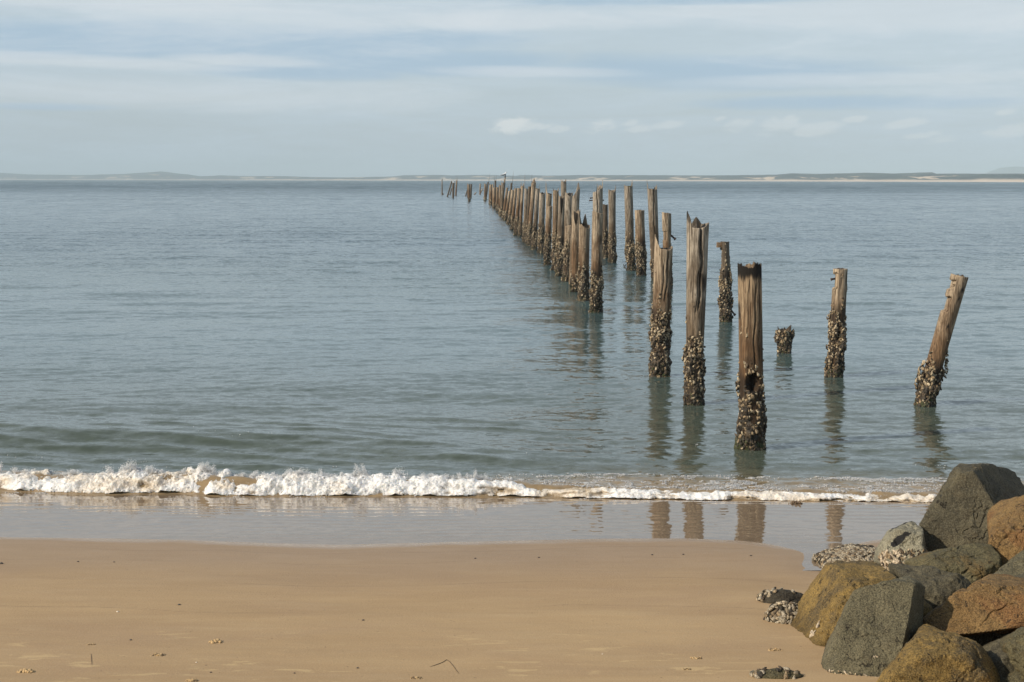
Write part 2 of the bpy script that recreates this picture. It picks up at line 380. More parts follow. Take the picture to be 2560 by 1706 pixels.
# ------------------------------------------------------------------ far shore
RIDGE = [(-900, 434), (-300, 436), (0, 432), (40, 435.5), (190, 437.5), (230, 437.5), (250, 436), (310, 435), (340, 432.5), (385, 430), (402, 428), (420, 430), (440, 433), (470, 436), (500, 440.5), (535, 439.5), (550, 438.3), (600, 440), (700, 440), (760, 442), (850, 444), (920, 442.5), (980, 441.5), (1010, 438), (1060, 437.5), (1100, 437), (1130, 438.5), (1210, 437), (1250, 438), (1290, 439.5), (1300, 437.8), (1325, 437.8), (1370, 439.3), (1450, 437.5), (1600, 437.5), (1700, 438.5), (1800, 438.5), (1940, 436.5), (1980, 433), (2040, 434.5), (2090, 433.5), (2170, 431.5), (2230, 433.5), (2330, 430.5), (2340, 434), (2440, 434), (2560, 434), (3400, 436)]
DUNE = [(-900, 446), (600, 446), (640, 444), (760, 445), (920, 444), (1100, 444), (1300, 443.5), (1500, 445), (1640, 444), (1800, 444), (1900, 443), (1980, 439.5), (2040, 443), (2080, 441), (2150, 440), (2200, 442), (2260, 438.5), (2330, 441), (2430, 440), (2450, 434), (2480, 436), (2520, 435), (2560, 438), (3400, 438)]
def shore_y(u): return np.interp(u, [-900, 0, 1000, 1500, 2560, 3400], [10500, 8200, 6000, 4600, 3050, 2600])
us = np.arange(-2600, 5400, 2.5); rows = [-.001, 0, .006, .012, .02, .03, .045, .06, .08, .10, .13, .16, .2, .26]
V = []
for ri, f in enumerate(rows):
    base = shore_y(us); y = base * (1 + f)
    zr = np.array([atd(u, v, yy_)[2] for u, v, yy_ in zip(us, interp(RIDGE, us), base * 1.16)])
    zd = np.array([atd(u, v, yy_)[2] for u, v, yy_ in zip(us, interp(DUNE, us), base * 1.03)])
    n1 = fbm(P3(us * .05, f * 60, 1.), 4, 3); n2 = fbm(P3(us * .012, f * 30, 5.), 3, 9)
    dune = zd * (.86 + .22 * n1); ridge = zr * (.97 + .03 * n1)
    if f <= 0: z = np.full_like(us, -1.0 if f < 0 else .05)
    elif f < .008: z = .10 * zd + 1.2
    elif f < .015: z = dune * .55
    elif f < .035: z = dune
    elif f < .07: z = dune * .8 + n2 * 1.5
    elif f < .15: z = dune * .3 + ridge * .62 + n2 * 2
    elif f < .17: z = ridge
    else: z = ridge * (.6 if f < .22 else 0)
    x = np.array([atd(u, 449, yy_)[0] for u, yy_ in zip(us, y)])
    V.append(np.stack([x, y, z], 1))
V = np.array(V)
hill_m, t = material('dune_hills'); co = t.co
pos = t.n('ShaderNodeSeparateXYZ'); t.l(co, pos.inputs[0])
bush = t.mix(t.ramp(t.noise(t.scale(co, (.012, .004, .05)), 1.0, 5, .7), .4, .62), (.010, .020, .024), (.030, .044, .038))
sandp = t.ramp(t.noise(t.scale(co, (.0075, .0035, .04), (3, 1, 0)), 1.0, 4, .6, .6), .55, .60)
sandp = t.math('MULTIPLY', sandp, t.ramp(attr(t, 'row', 'Fac'), .12, .05))
bcol = t.mix(sandp, bush, (.52, .42, .31))
bcol = t.mix(attr(t, 'beach', 'Fac'), bcol, (.52, .43, .34))
setb(t, bcol, .9, spec=.1)
rowa = np.repeat(np.array(rows)[:, None], len(us), 1)
ba = ((rowa < .010)).astype(float)
hills = mesh_np('dune_hills', V.reshape(-1, 3), gridf(len(rows), len(us)), hill_m, attrs={'row': rowa.ravel(), 'beach': ba.ravel()}, smooth=False)
tag(hills, kind='structure')
# the blue headlands far behind the dunes
FARH = [(-900, 447), (-500, 440), (-200, 434), (-60, 429), (20, 433), (120, 440), (260, 438), (340, 433), (400, 429.5), (460, 436), (520, 446), (2440, 446), (2470, 431), (2500, 420), (2540, 416.5), (2580, 418), (2700, 424), (2900, 436), (3400, 444)]
us2 = np.arange(-2600, 5400, 8.0); V = []
for f, kk in ((0, 0), (.02, .5), (.05, 1), (.1, .6), (.14, 0)):
    y = np.full_like(us2, 11200.0) * (1 + f)
    z = np.array([atd(u, v, 11200 * 1.05)[2] for u, v in zip(us2, interp(FARH, us2))]) * kk * (1 + .03 * fbm(P3(us2 * .05, f * 9, 2.), 3, 2)) - (1 if kk == 0 else 0)
    x = np.array([atd(u, 449, yy_)[0] for u, yy_ in zip(us2, y)])
    V.append(np.stack([x, y, z], 1))
m2, t = material('far_forest'); setb(t, t.mix(t.noise(t.scale(t.co, (.003, .003, .02)), 1.0, 3), (.03, .05, .035), (.06, .08, .05)), .9, spec=.1)
fh = mesh_np('headland_hills', np.array(V).reshape(-1, 3), gridf(5, len(us2)), m2); tag(fh, kind='structure')
hz_m = bpy.data.materials.new('haze_air'); hz_m.use_nodes = True; t = NT(hz_m.node_tree)
pv = t.n('ShaderNodeVolumePrincipled'); pv.inputs['Color'].default_value = (.72, .895, 1.0, 1); pv.inputs['Density'].default_value = 1.5e-4
pv.inputs['Anisotropy'].default_value = -0.12
ho = t.n('ShaderNodeOutputMaterial'); t.l(pv.outputs[0], ho.inputs['Volume'])
x0, x1, y0, y1, za, zb = -17000, 17000, -40, 12900, -6, 125
HV = np.array([(x, y, z) for z in (za, zb) for x, y in ((x0, y0), (x1, y0), (x1, y1), (x0, y1))])
haze = mesh_np('haze', HV, np.array([(0, 3, 2, 1), (4, 5, 6, 7), (0, 1, 5, 4), (1, 2, 6, 5), (2, 3, 7, 6), (3, 0, 4, 7)]), hz_m, smooth=False)
tag(haze, kind='stuff')
# ------------------------------------------------------------------ timber piles with their oyster crusts
def wood_material(name, a, b, dark, grey, tall):
    m, t = material(name); co = t.co
    oi = t.n('ShaderNodeObjectInfo'); rnd = oi.outputs['Random']
    off = cxyz(t, t.math('MULTIPLY', rnd, 37.0), t.math('MULTIPLY', rnd, 11.0), t.math('MULTIPLY', rnd, 23.0))
    p = t.vmath('ADD', co, off)
    g1 = t.noise(t.scale(p, (26, 26, 1.3)), 1.0, 5, .7, .25); g2 = t.noise(t.scale(p, (75, 75, 4.0)), 1.0, 4, .65, .2)
    bl = t.noise(t.scale(p, (4, 4, 1.6)), 1.0, 5, .65, .5); bl2 = t.noise(t.scale(p, (9, 9, 5)), 1.0, 5, .7)
    c = t.mix(t.ramp(bl, .35, .65), a, b)
    hh = attr(t, 'hgt', 'Fac')
    gf = t.math('MULTIPLY', t.ramp(t.math('ADD', hh, t.math('MULTIPLY', t.math('SUBTRACT', bl, .5), 1.2)), .42, .92), tall)
    c = t.mix(gf, c, grey)
    c = t.mix(t.ramp(g1, .56, .38, 0, .8), c, dark)
    c = t.mix(t.ramp(g2, .50, .36, 0, .75), c, dark)
    c = t.mix(t.ramp(g2, .58, .75, 0, .35), c, tuple(min(1, x * 1.7) for x in b))
    c = t.mix(t.ramp(bl2, .60, .70, 0, .65), c, (.035, .027, .02))
    c = t.mix(t.math('MULTIPLY', rnd, .5), c, tuple(x * .6 for x in a))
    c = t.mix(attr(t, 'stain_shade', 'Fac'), c, (.012, .010, .008))
    hb = t.math('ADD', t.math('MULTIPLY', g1, .9), t.math('MULTIPLY', g2, .55)); hb = t.math('ADD', hb, t.math('MULTIPLY', bl2, .3))
    setb(t, c, .8, hb, .03, .9, .25)
    return m
WOOD = wood_material('weathered_timber', (.165, .100, .054), (.255, .158, .086), (.050, .031, .018), (.52, .42, .30), .95)
WOODG = wood_material('silvered_timber', (.148, .108, .070), (.232, .172, .112), (.048, .034, .022), (.47, .41, .33), .95)
WOODT = wood_material('tan_topped_timber', (.18, .105, .054), (.27, .162, .084), (.045, .028, .016), (.56, .43, .28), 1.0)
WOODD = wood_material('dark_timber', (.10, .072, .047), (.155, .11, .07), (.035, .026, .018), (.22, .19, .15), .5)
shell_m, t = material('oyster_shell'); co = t.co
cs = attr(t, 'Col'); n1 = t.noise(co, 60, 3, .7); n2 = t.noise(co, 18, 3, .6)
cs = t.mix(t.ramp(n1, .42, .60, .6, 0), cs, (.035, .028, .02)); cs = t.mix(t.ramp(n2, .62, .75, 0, .5), cs, (.06, .05, .03))
setb(t, cs, .62, n1, .006, .9, .35)
iron_m, t = material('rusty_iron'); setb(t, t.mix(t.noise(t.co, 30, 3), (.03, .018, .012), (.09, .045, .025)), .75)
# a shell: a flattened, tapered lens with a lifted rim
def ico(sub):
    import bmesh
    bm = bmesh.new(); bmesh.ops.create_icosphere(bm, subdivisions=sub, radius=1.0)
    v = np.array([q.co[:] for q in bm.verts]); f = np.array([[q.index for q in p.verts] for p in bm.faces]); bm.free(); return v, f
I1, I1F = ico(1); I2, I2F = ico(2); I6, I6F = ico(6); I5, I5F = ico(5); I3, I3F = ico(3)
def shell_template():
    n = 8; rings = [(0.0, .42), (.62, .30), (1.0, .02), (.7, -.28), (0, -.34)]
    v = [(0, 0, .42)]
    for r, z in rings[1:4]:
        for k in range(n):
            a = 2 * math.pi * k / n; q = 1 + .16 * math.cos(3 * a + r)
            v.append((r * .62 * q * math.cos(a) * (1 - .28 * math.sin(a)), r * q * math.sin(a), z))
    v.append((0, 0, -.34)); f = []
    for k in range(n):
        k2 = (k + 1) % n; f.append((0, 1 + k, 1 + k2))
        for r in range(2):
            a, b = 1 + r * n, 1 + (r + 1) * n
            f.append((a + k, b + k, b + k2)); f.append((a + k, b + k2, a + k2))
        f.append((1 + 2 * n + k, 3 * n + 1, 1 + 2 * n + k2))
    return np.array(v), np.array(f)
SHV, SHF = shell_template()
def scatter(tv, tf, pos, nrm, size, roll, rng, jit=.12, aniso=None):
    """copies of a template laid at pos with local z along nrm"""
    n = len(pos); nrm = nrm / np.linalg.norm(nrm, axis=1, keepdims=True)
    ref = np.tile(np.array([[0, 0, 1.0]]), (n, 1)); bad = np.abs(nrm[:, 2]) > .95; ref[bad] = (0, 1, 0)
    ax = np.cross(ref, nrm); ax /= np.linalg.norm(ax, axis=1, keepdims=True); ay = np.cross(nrm, ax)
    cr, sr = np.cos(roll)[:, None], np.sin(roll)[:, None]
    bx, by = ax * cr + ay * sr, ay * cr - ax * sr
    T = np.repeat(tv[None], n, 0) * (1 + rng.uniform(-jit, jit, (n, len(tv), 1)))
    s = size.reshape(n, -1); s = np.repeat(s, 3, 1) if s.shape[1] == 1 else s
    T = T * s[:, None, :]
    V = pos[:, None] + T[..., 0:1] * bx[:, None] + T[..., 1:2] * by[:, None] + T[..., 2:3] * nrm[:, None]
    Fc = tf[None] + (np.arange(n) * len(tv))[:, None, None]
    return V.reshape(-1, 3), Fc.reshape(-1, 3)
def shell_cols(n, rng, low, k=None):
    """low in 0..1: 1 = just above the water, dark and weedy"""
    pale = np.array([.56, .46, .31]); tan = np.array([.34, .25, .145]); brn = np.array([.10, .070, .042]); blk = np.array([.035, .03, .022]); grn = np.array([.055, .065, .02])
    r = rng.rand(n); c = np.empty((n, 3))
    pl, tn = .40 * (1 - low) ** 1.1, .32 * (1 - .6 * low)
    c[:] = brn; c[r < pl + tn] = tan; c[r < pl] = pale
    c[r > 1 - (.12 + .45 * low)] = blk
    g = (rng.rand(n) < .26 * sstep(.72, .95, low)); c[g] = grn
    return np.clip(c * rng.uniform(.7, 1.25, (n, 1)), 0, .75)
PILE_N = [0]
def pile(ub, vb, ut, vt, wt, wb, oy=None, style='flat', amp=.03, spikes=(), cuts=(), cracks=(), hole=None, slant=0.0, slant_a=0.0,
         hollow=.12, mat=None, label='', group=None, y=None, deco=1.0, stains_shade=(), name='timber_pile', oyd=1.0, sub=0.0, bulge=()):
    PILE_N[0] += 1; seed = PILE_N[0] * 13; rng = np.random.RandomState(seed)
    base = hit(ub, vb, 0.0) if y is None else np.array([*atd(ub, vb, y)[:2], 0.0])
    D = base[1]; top = atd(ut, vt, D); h = top[2]; lean = top[0] - base[0]
    pp = F / D
    rt, rb = wt / pp / 2, wb / pp / 2
    near = wb > 22
    nth = 96 if wb > 34 else (64 if wb > 18 else 32); dz = max(.014, .9 / pp)
    z0 = -.45; nz = int(min(230, max(24, (h - z0) / dz)))
    th = np.linspace(0, 2 * math.pi, nth, endpoint=False)
    # top edge as a function of the angle
    sp = [(t0 if t0 is not None else rng.uniform(-3, 3), w_, hh) for t0, w_, hh in spikes]
    Ht = np.full(nth, h)
    tn = P3(np.cos(th) * 2.2, np.sin(th) * 2.2, seed * .7)
    Ht += amp * fbm(tn, 3, seed) * 2.0
    if style == 'jag': Ht += amp * np.abs(fbm(tn * 2.3, 3, seed + 2)) * 3.0
    Ht += slant * np.cos(th - slant_a)
    for t0, w_, hh in sp:
        dth = np.abs((th - R(t0) + math.pi) % (2 * math.pi) - math.pi)
        Ht += hh * np.clip(1 - dth / R(w_), 0, 1) ** (.8 if hh > 0 else .6)
    q = np.linspace(0, 1, nz)[:, None]
    Zg = z0 + (Ht[None, :] - z0) * q
    f = np.clip(Zg / max(h, .01), -.3, 1.25)
    rad = rb + (rt - rb) * f
    TH = np.repeat(th[None], nz, 0)
    cp = P3(np.cos(TH), np.sin(TH), Zg)
    rad = rad * (1 + .055 * fbm(cp * np.array([1.2, 1.2, .9]), 3, seed + 5))
    gro = fbm(P3(np.cos(TH) * 8, np.sin(TH) * 8, Zg * .5), 3, seed + 9)
    rad = rad - .045 * rt * np.clip(gro + .05, 0, 1) - .02 * rt * np.abs(fbm(P3(np.cos(TH) * 15, np.sin(TH) * 15, Zg * 1.5), 2, seed + 3))
    stain_shade = np.zeros_like(rad)
    for (t0, w_, zt, zb_, dp) in cracks:
        wob_ = .12 * np.sin(Zg * 3 + seed) + .05 * np.sin(Zg * 11)
        dth = np.abs((TH - R(t0) - wob_ + math.pi) % (2 * math.pi) - math.pi)
        m_ = np.clip(1 - dth / R(w_), 0, 1) * sstep(zb_, zb_ + .25, Zg) * sstep(zt + .02, zt - .05, Zg)
        rad -= dp * m_; stain_shade = np.maximum(stain_shade, m_ * .8)
    for (t0, w_, za, zb_, dp) in cuts:
        dth = np.abs((TH - R(t0) + math.pi) % (2 * math.pi) - math.pi)
        e = .03 * fbm(cp * 4, 2, seed)
        m_ = (dth < R(w_) + e) * sstep(za - .02, za + .005, Zg + e) * sstep(zb_ + .02, zb_ - .005, Zg + e)
        rad = rad * (1 - m_) + np.maximum(rad - dp, .02) * m_
    for (t0, w_, za, zb_, s_) in stains_shade:
        dth = np.abs((TH - R(t0) + math.pi) % (2 * math.pi) - math.pi)
        nz_ = fbm(cp * 5, 3, seed + 1)
        stain_shade = np.maximum(stain_shade, s_ * sstep(1.0, .6, dth / R(w_) + nz_ * .6) * sstep(za - .05, za + .05, Zg + nz_ * .1) * sstep(zb_ + .05, zb_ - .05, Zg + nz_ * .1))
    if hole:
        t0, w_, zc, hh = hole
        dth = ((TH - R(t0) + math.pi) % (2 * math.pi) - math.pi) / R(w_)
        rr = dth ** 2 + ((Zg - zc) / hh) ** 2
        m_ = sstep(1.35, 1.05, rr + .2 * fbm(cp * 7, 2, 3)); rad = rad * (1 - m_) + .03 * m_; stain_shade = np.maximum(stain_shade, m_)  # hole walls coloured near black to paint in the shade of the cavity
    oyz = None
    if oy is not None:
        oyz = atd(ub, oy, D)[2]
        edge = oyz + .18 * fbm(P3(np.cos(TH) * 1.2, np.sin(TH) * 1.2, Zg * 1.5), 3, seed + 4)
        m_ = sstep(edge + .05, edge - .25, Zg)
        lump = fbm(P3(np.cos(TH) * 2.4, np.sin(TH) * 2.4, Zg * 6.5), 3, seed + 6)
        stain_shade = np.maximum(stain_shade, m_ * sstep(-.2, .35, lump + .5 * m_) * .75)
        stain_shade = np.maximum(stain_shade, sstep(.35, .05, Zg) * .85)
    cxl = lean * Zg / max(h, .01) + sub * np.sin(np.clip(Zg / h, 0, 1) * math.pi)
    V = np.stack([cxl + rad * np.cos(TH), rad * np.sin(TH), Zg], -1)
    Fs = [gridf(nz, nth, True)]
    # broken, hollowed crown
    ir = rad[-1] * .74; floor_z = np.minimum(Ht - .012, h - hollow * (.6 + .8 * (fbm(tn * 1.5, 2, seed + 7) + .5)))
    tl = lambda z: lean * z / max(h, .01)
    r1 = np.stack([tl(Ht) + rad[-1] * .93 * np.cos(th), rad[-1] * .93 * np.sin(th), Ht + .004], -1)
    r2 = np.stack([tl(floor_z) + ir * np.cos(th), ir * np.sin(th), floor_z], -1)
    fz2 = floor_z.mean() + .02 * rng.randn(nth)
    r3 = np.stack([tl(fz2) + ir * .4 * np.cos(th), ir * .4 * np.sin(th), fz2], -1)
    cen_ = np.array([[tl(fz2.mean()), 0, fz2.mean() - .01]])
    nv = nz * nth
    allV = np.concatenate([V.reshape(-1, 3), r1, r2, r3, cen_])
    ii = np.arange(nth); jj = (ii + 1) % nth
    for a, b in ((nv - nth, nv), (nv, nv + nth), (nv + nth, nv + 2 * nth)):
        Fs.append(np.stack([a + ii, a + jj, b + jj, b + ii], -1))
    Fs.append(np.stack([nv + 2 * nth + ii, nv + 2 * nth + jj, np.full(nth, nv + 3 * nth)], -1))
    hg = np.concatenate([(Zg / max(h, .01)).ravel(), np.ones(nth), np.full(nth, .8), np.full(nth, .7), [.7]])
    stn = np.concatenate([stain_shade.ravel(), stain_shade[-1] * .7 + .1, np.full(nth, .45), np.full(nth, .6), [.6]])
    root = empty(name, base, label, 'wooden pile', group)
    mesh_np('timber_shaft', allV, Fs, mat or WOOD, root, attrs={'hgt': hg, 'stain_shade': stn})
    if oyz and oyd > 0:
        # ---- oysters: clustered shells, denser towards the water
        zone = oyz
        ssz = max(.030, 1.15 / pp) if not near else .0275
        npl = int(min(2900, 1.5 * oyd * (2 * math.pi * rb * zone) / (ssz * ssz * 2.3)))
        tt = rng.uniform(0, 2 * math.pi, npl * 3); zz = zone * (rng.uniform(-.03, 1.5, npl * 3))
        cl = fbm(P3(np.cos(tt) * 2.0, np.sin(tt) * 2.0, zz * 3.5), 3, seed + 6)
        dens = cl * 2.0 + .85 - 1.62 * sstep(.42, 1.35, zz / zone) + .25 * sstep(.4, 0, zz)
        keep = np.where(dens > rng.uniform(-.1, .8, len(tt)))[0][:npl]
        keep = keep[zz[keep] < h - .01]; tt, zz, cl = tt[keep], zz[keep], cl[keep]; n = len(tt)
        f_ = np.clip(zz / h, 0, 1); rr = rb + (rt - rb) * f_
        for (t0, w_, za, zb_, dp) in cuts:
            dth = np.abs((tt - R(t0) + math.pi) % (2 * math.pi) - math.pi); rr = np.where((dth < R(w_)) & (zz > za) & (zz < zb_), np.maximum(rr - dp, .03), rr)
        lift = np.clip(cl + .15, 0, .7) * .090 * min(1, rb / .14) * rng.uniform(.1, 1.1, n) * sstep(1.1, .6, zz / zone) * deco
        for (t0, w_, zc, hh, ex) in bulge:
            dth = np.abs((tt - R(t0) + math.pi) % (2 * math.pi) - math.pi); lift = lift + ex * np.clip(1 - (dth / R(w_)) ** 2 - ((zz - zc) / hh) ** 2, 0, 1)
        if hole:
            dth = ((tt - R(hole[0]) + math.pi) % (2 * math.pi) - math.pi) / R(hole[1]); ok = (dth ** 2 + ((zz - hole[2]) / hole[3]) ** 2) > 1.35
            tt, zz, cl, rr, lift = tt[ok], zz[ok], cl[ok], rr[ok], lift[ok]; n = len(tt)
        rr = rr + lift
        pos = np.stack([lean * zz / h + sub * np.sin(np.clip(zz / h, 0, 1) * math.pi) + rr * np.cos(tt), rr * np.sin(tt), zz], 1)
        nr = np.stack([np.cos(tt), np.sin(tt), rng.uniform(-.5, .6, n)], 1) + rng.normal(0, .38, (n, 3))
        sz = ssz * rng.uniform(.4, 1.55, n) * (1 - .4 * sstep(.9, 1.3, zz / zone))
        low = np.clip(1 - zz / (zone * .95), 0, 1) * .9 + .1 * rng.rand(n)
        low = np.clip(low - .25 * (cl > .25), 0, 1)
        col = shell_cols(n, rng, low)
        tv, tf = (SHV, SHF) if near or wb > 14 else (I1 * np.array([.7, 1, .45]), I1F)
        Vs, Fs2 = scatter(tv, tf, pos, nr, sz, rng.normal(0, .6, n), rng)
        # dark mussel and weed crust under the shells
        cz = np.linspace(-.3, min(zone * 1.05, h - .01), max(10, int(nz * .6)))[:, None]; nt2 = max(20, nth // 2)
        t2 = np.linspace(0, 2 * math.pi, nt2, endpoint=False)[None]
        TT, ZZ = np.broadcast_arrays(t2, cz)
        l2 = fbm(P3(np.cos(TT) * 2.0, np.sin(TT) * 2.0, ZZ * 3.5), 3, seed + 6)
        l3 = fbm(P3(np.cos(TT) * 6, np.sin(TT) * 6, ZZ * 22), 3, seed + 8)
        r_ = (rb + (rt - rb) * np.clip(ZZ / h, 0, 1)) + (l2 * .10 + .022 * l3 + .006) * min(1, rb / .14) * deco - .075 * sstep(zone * .45, zone * 1.0, ZZ)
        for (t0, w_, za, zb_, dp) in cuts:
            dth = np.abs((TT - R(t0) + math.pi) % (2 * math.pi) - math.pi); r_ = np.where((dth < R(w_)) & (ZZ > za) & (ZZ < zb_), r_ - dp, r_)
        if hole:
            dth = ((TT - R(hole[0]) + math.pi) % (2 * math.pi) - math.pi) / R(hole[1]); r_ = np.where(dth ** 2 + ((ZZ - hole[2]) / hole[3]) ** 2 < 1.2, .02, r_)
        r_ = np.maximum(r_, .015)
        Vc = np.stack([lean * ZZ / h + sub * np.sin(np.clip(ZZ / h, 0, 1) * math.pi) + r_ * np.cos(TT), r_ * np.sin(TT), ZZ], -1).reshape(-1, 3)
        cc_ = np.where((l3 > .1)[..., None], np.array([.075, .055, .035]), np.array([.03, .025, .018])) * (1 + .5 * l3[..., None])
        gm = (sstep(.30, .05, ZZ) * sstep(.0, .3, fbm(P3(TT * 2, ZZ * 6, seed), 2, 6) + .15))[..., None]
        cc_ = cc_ * (1 - gm) + np.array([.045, .055, .018]) * gm
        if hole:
            dth = ((TT - R(hole[0]) + math.pi) % (2 * math.pi) - math.pi) / R(hole[1]); cc_ = np.where((dth ** 2 + ((ZZ - hole[2]) / hole[3]) ** 2 < 1.9)[..., None], .005, cc_)  # crust around the hole blackened too, cavity shade put into its colour
        V_ = np.concatenate([Vs, Vc]); F_ = [Fs2, gridf(len(cz), nt2, True) + len(Vs)]
        C_ = np.concatenate([np.repeat(col, len(tv), 0), cc_.reshape(-1, 3)])
        tipd = None
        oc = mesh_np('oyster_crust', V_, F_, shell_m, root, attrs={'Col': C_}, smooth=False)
    return root, base, D, h, lean
def peg(root, p0, p1, r, name='iron_bolt', mat=None):
    p0, p1 = np.array(p0, float), np.array(p1, float); ax = p1 - p0; L = np.linalg.norm(ax); ax /= L
    a = np.cross(ax, (0, 0, 1.0)); a /= np.linalg.norm(a) + 1e-9; b = np.cross(ax, a); n = 8; V = []
    for q, k in ((0, .8), (.05, 1), (.8, .9), (.82, 1.5), (1, 1.4), (1.001, .1)):
        for i in range(n):
            an = 2 * math.pi * i / n; V.append(p0 + ax * L * q + (a * math.cos(an) + b * math.sin(an)) * r * k)
    return mesh_np(name, np.array(V), gridf(6, n, True), mat or iron_m, root, smooth=True)
GL = 'piles of the left row'; GR = 'piles of the right row'; GF = 'broken piles at the far end'
FRONT_A = -90
# ---- nearest piles
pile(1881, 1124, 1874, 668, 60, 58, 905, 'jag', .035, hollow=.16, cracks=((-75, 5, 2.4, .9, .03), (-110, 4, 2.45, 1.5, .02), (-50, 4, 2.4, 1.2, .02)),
     stains_shade=((-90, 180, 2.44, 2.8, 1), (-20, 22, 1.2, 2.0, .6), (190, 20, 1.85, 2.1, .9), (-95, 40, 1.1, 1.35, .5)), hole=(-92, 33, .985, .125), mat=WOODT,
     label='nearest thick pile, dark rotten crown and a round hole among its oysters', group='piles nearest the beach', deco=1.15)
pile(1733, 1010, 1745, 563, 56, 40, 838, 'flat', .012, spikes=((188, 40, .26), (215, 20, .05), (95, 30, .13), (-80, 60, -.05)), hollow=.2, slant=.03, slant_a=0,
     cracks=((-78, 9, 3.2, 1.55, .07), (-92, 4, 2.3, 1.4, .03)), stains_shade=((180, 60, 3.10, 3.6, .9), (90, 70, 3.05, 3.6, .9), (-45, 26, 1.95, 2.2, .7), (-20, 16, 1.2, 2.1, .5)), mat=WOODG,
     label='tallest pile close to the beach, wide split top with a pointed splinter', group='piles nearest the beach', deco=1.1)
pile(1649, 942, 1659, 618, 47, 44, 765, 'flat', .012, spikes=((182, 60, .24), (-70, 70, -.05), (90, 60, -.03)), hollow=.05, cracks=((-72, 6, 2.45, 1.4, .05), (-40, 8, 2.35, 1.7, .06), (-95, 4, 2.2, 1.3, .02)),
     stains_shade=((-25, 22, 1.5, 2.3, .5),), label='thick pile with a curved broken top rising to a blade on its left', group='piles nearest the beach', deco=1.0)
# ---- single piles standing to the right
r_, b_, D_, h_, l_ = pile(1814, 806, 1812, 605, 22, 29, 668, 'flat', .008, cuts=((180, 70, 1.42, 1.95, .035),), hollow=.02, spikes=(), oyd=1.4, mat=WOODD, deco=1.3,
     bulge=((0, 40, .6, .3, .05),), label='slim pile with a square lip jutting left from its top', group='single piles right of the jetty')
def lipblock(root, b, D, h, l, u0, u1, v0, v1, dep, nm='broken_lip', mt=None):
    a = atd(u0, v0, D) - b; c = atd(u1, v1, D) - b; n = 7
    q = np.linspace(0, 1, n); V = []
    rng = np.random.RandomState(int(u0)); 
    for x in (a[0], (a[0] + c[0]) / 2, c[0]):
        for k in range(8):
            an = 2 * math.pi * k / 8; cy, cz_ = math.cos(an), math.sin(an); s = max(abs(cy), abs(cz_)) ** .8
            V.append((x + rng.uniform(-.006, .006), cy / s * dep / 2, (a[2] + c[2]) / 2 + cz_ / s * (a[2] - c[2]) / 2 + rng.uniform(-.005, .005)))
    V.append((a[0] - .004, 0, (a[2] + c[2]) / 2)); V.append((c[0], 0, (a[2] + c[2]) / 2)); F3 = [gridf(3, 8, True)]
    F3.append(np.array([(24, (k + 1) % 8, k) for k in range(8)] + [(25, 16 + k, 16 + (k + 1) % 8) for k in range(8)]))
    return mesh_np(nm, np.array(V), F3, mt or WOOD, root, smooth=False, attrs={'hgt': np.full(26, .5), 'stain_shade': np.zeros(26)})
lipblock(r_, b_, D_, h_, l_, 1792, 1808, 606, 619, .16)
peg(r_, atd(1825, 772, D_) - b_, atd(1838, 789, D_) - b_, .025)
pile(1961, 885, 1961, 826, 34, 27, 745, 'jag', .03, spikes=((0, 50, .12), (180, 40, .05), (-90, 40, -.05)), oyd=3.4, deco=1.25, hollow=.12, mat=WOODD, bulge=((0, 40, .42, .16, .07), (185, 40, .32, .12, .07)),
     label='short stump completely crusted with oysters, forked top', group='single piles right of the jetty', name='pile_stump')
r_, b_, D_, h_, l_ = pile(2087, 940, 2101, 673, 36, 37, 745, 'flat', .006, cuts=((180, 62, 1.72, 2.0, .045),), hollow=.015, oyd=1.7, deco=1.25, bulge=((180, 30, .6, .12, .05),),
     stains_shade=((-40, 20, 1.8, 2.05, .8), (-95, 12, 1.7, 2.0, .6)), label='upright flat topped pile standing alone, oysters over most of its height', group='single piles right of the jetty')
peg(r_, atd(2089, 697, D_) - b_, atd(2077, 699, D_) - b_, .02)
r_, b_, D_, h_, l_ = pile(2308, 1012, 2399, 690, 45, 42, 888, 'flat', .006, cuts=((180, 58, 1.98, 2.12, .06), (180, 62, 1.62, 1.84, .06), (180, 50, 2.02, 2.04, .09)), hollow=.012, oyd=1.5, deco=1.2, slant=-.03, slant_a=0,
     stains_shade=((-60, 14, 1.9, 1.99, 1), (-70, 12, 1.78, 1.86, 1), (-92, 9, 1.3, 1.4, 1), (-38, 10, 1.95, 2.2, .6), (-70, 14, 1.35, 1.55, .5)), bulge=((185, 40, .62, .35, .06), (0, 30, .7, .3, .04)),  # strongest dark patches paint the shade of small holes onto the shaft
     label='strongly leaning pile with bites taken out of its left edge, farthest right', group='single piles right of the jetty')
# ---- right row
r_, b_, D_, h_, l_ = pile(1669, 722, 1666.5, 533, 23, 20, 650, 'flat', .012, slant=.02, slant_a=math.pi, hollow=.02, cuts=((180, 80, 1.7, 2.0, .03), (0, 60, 1.6, 1.9, .02)), label='short square headed pile with an iron bolt, behind the curved broken top', group=GR)
peg(r_, atd(1674, 586, D_) - b_, atd(1689, 599, D_) - b_, .035)
pile(1640, 703, 1630.5, 473, 25, 20, 640, 'flat', .02, spikes=((175, 35, .34), (20, 26, .18), (50, 12, .1)), hollow=.2, cracks=((-82, 7, 3.6, 1.0, .05),), mat=WOODG, oyd=1.3, label='tall silvery pile with two horns on top, leaning slightly left', group=GR)
pile(1603.5, 687, 1599, 526, 24.5, 22.5, 592, 'flat', .008, hollow=.01, oyd=1.4, deco=1.2, stains_shade=((-60, 40, 1.9, 2.6, .25),), label='flat topped sawn pile beside a tall pile crusted with yellow lichen', group=GR)
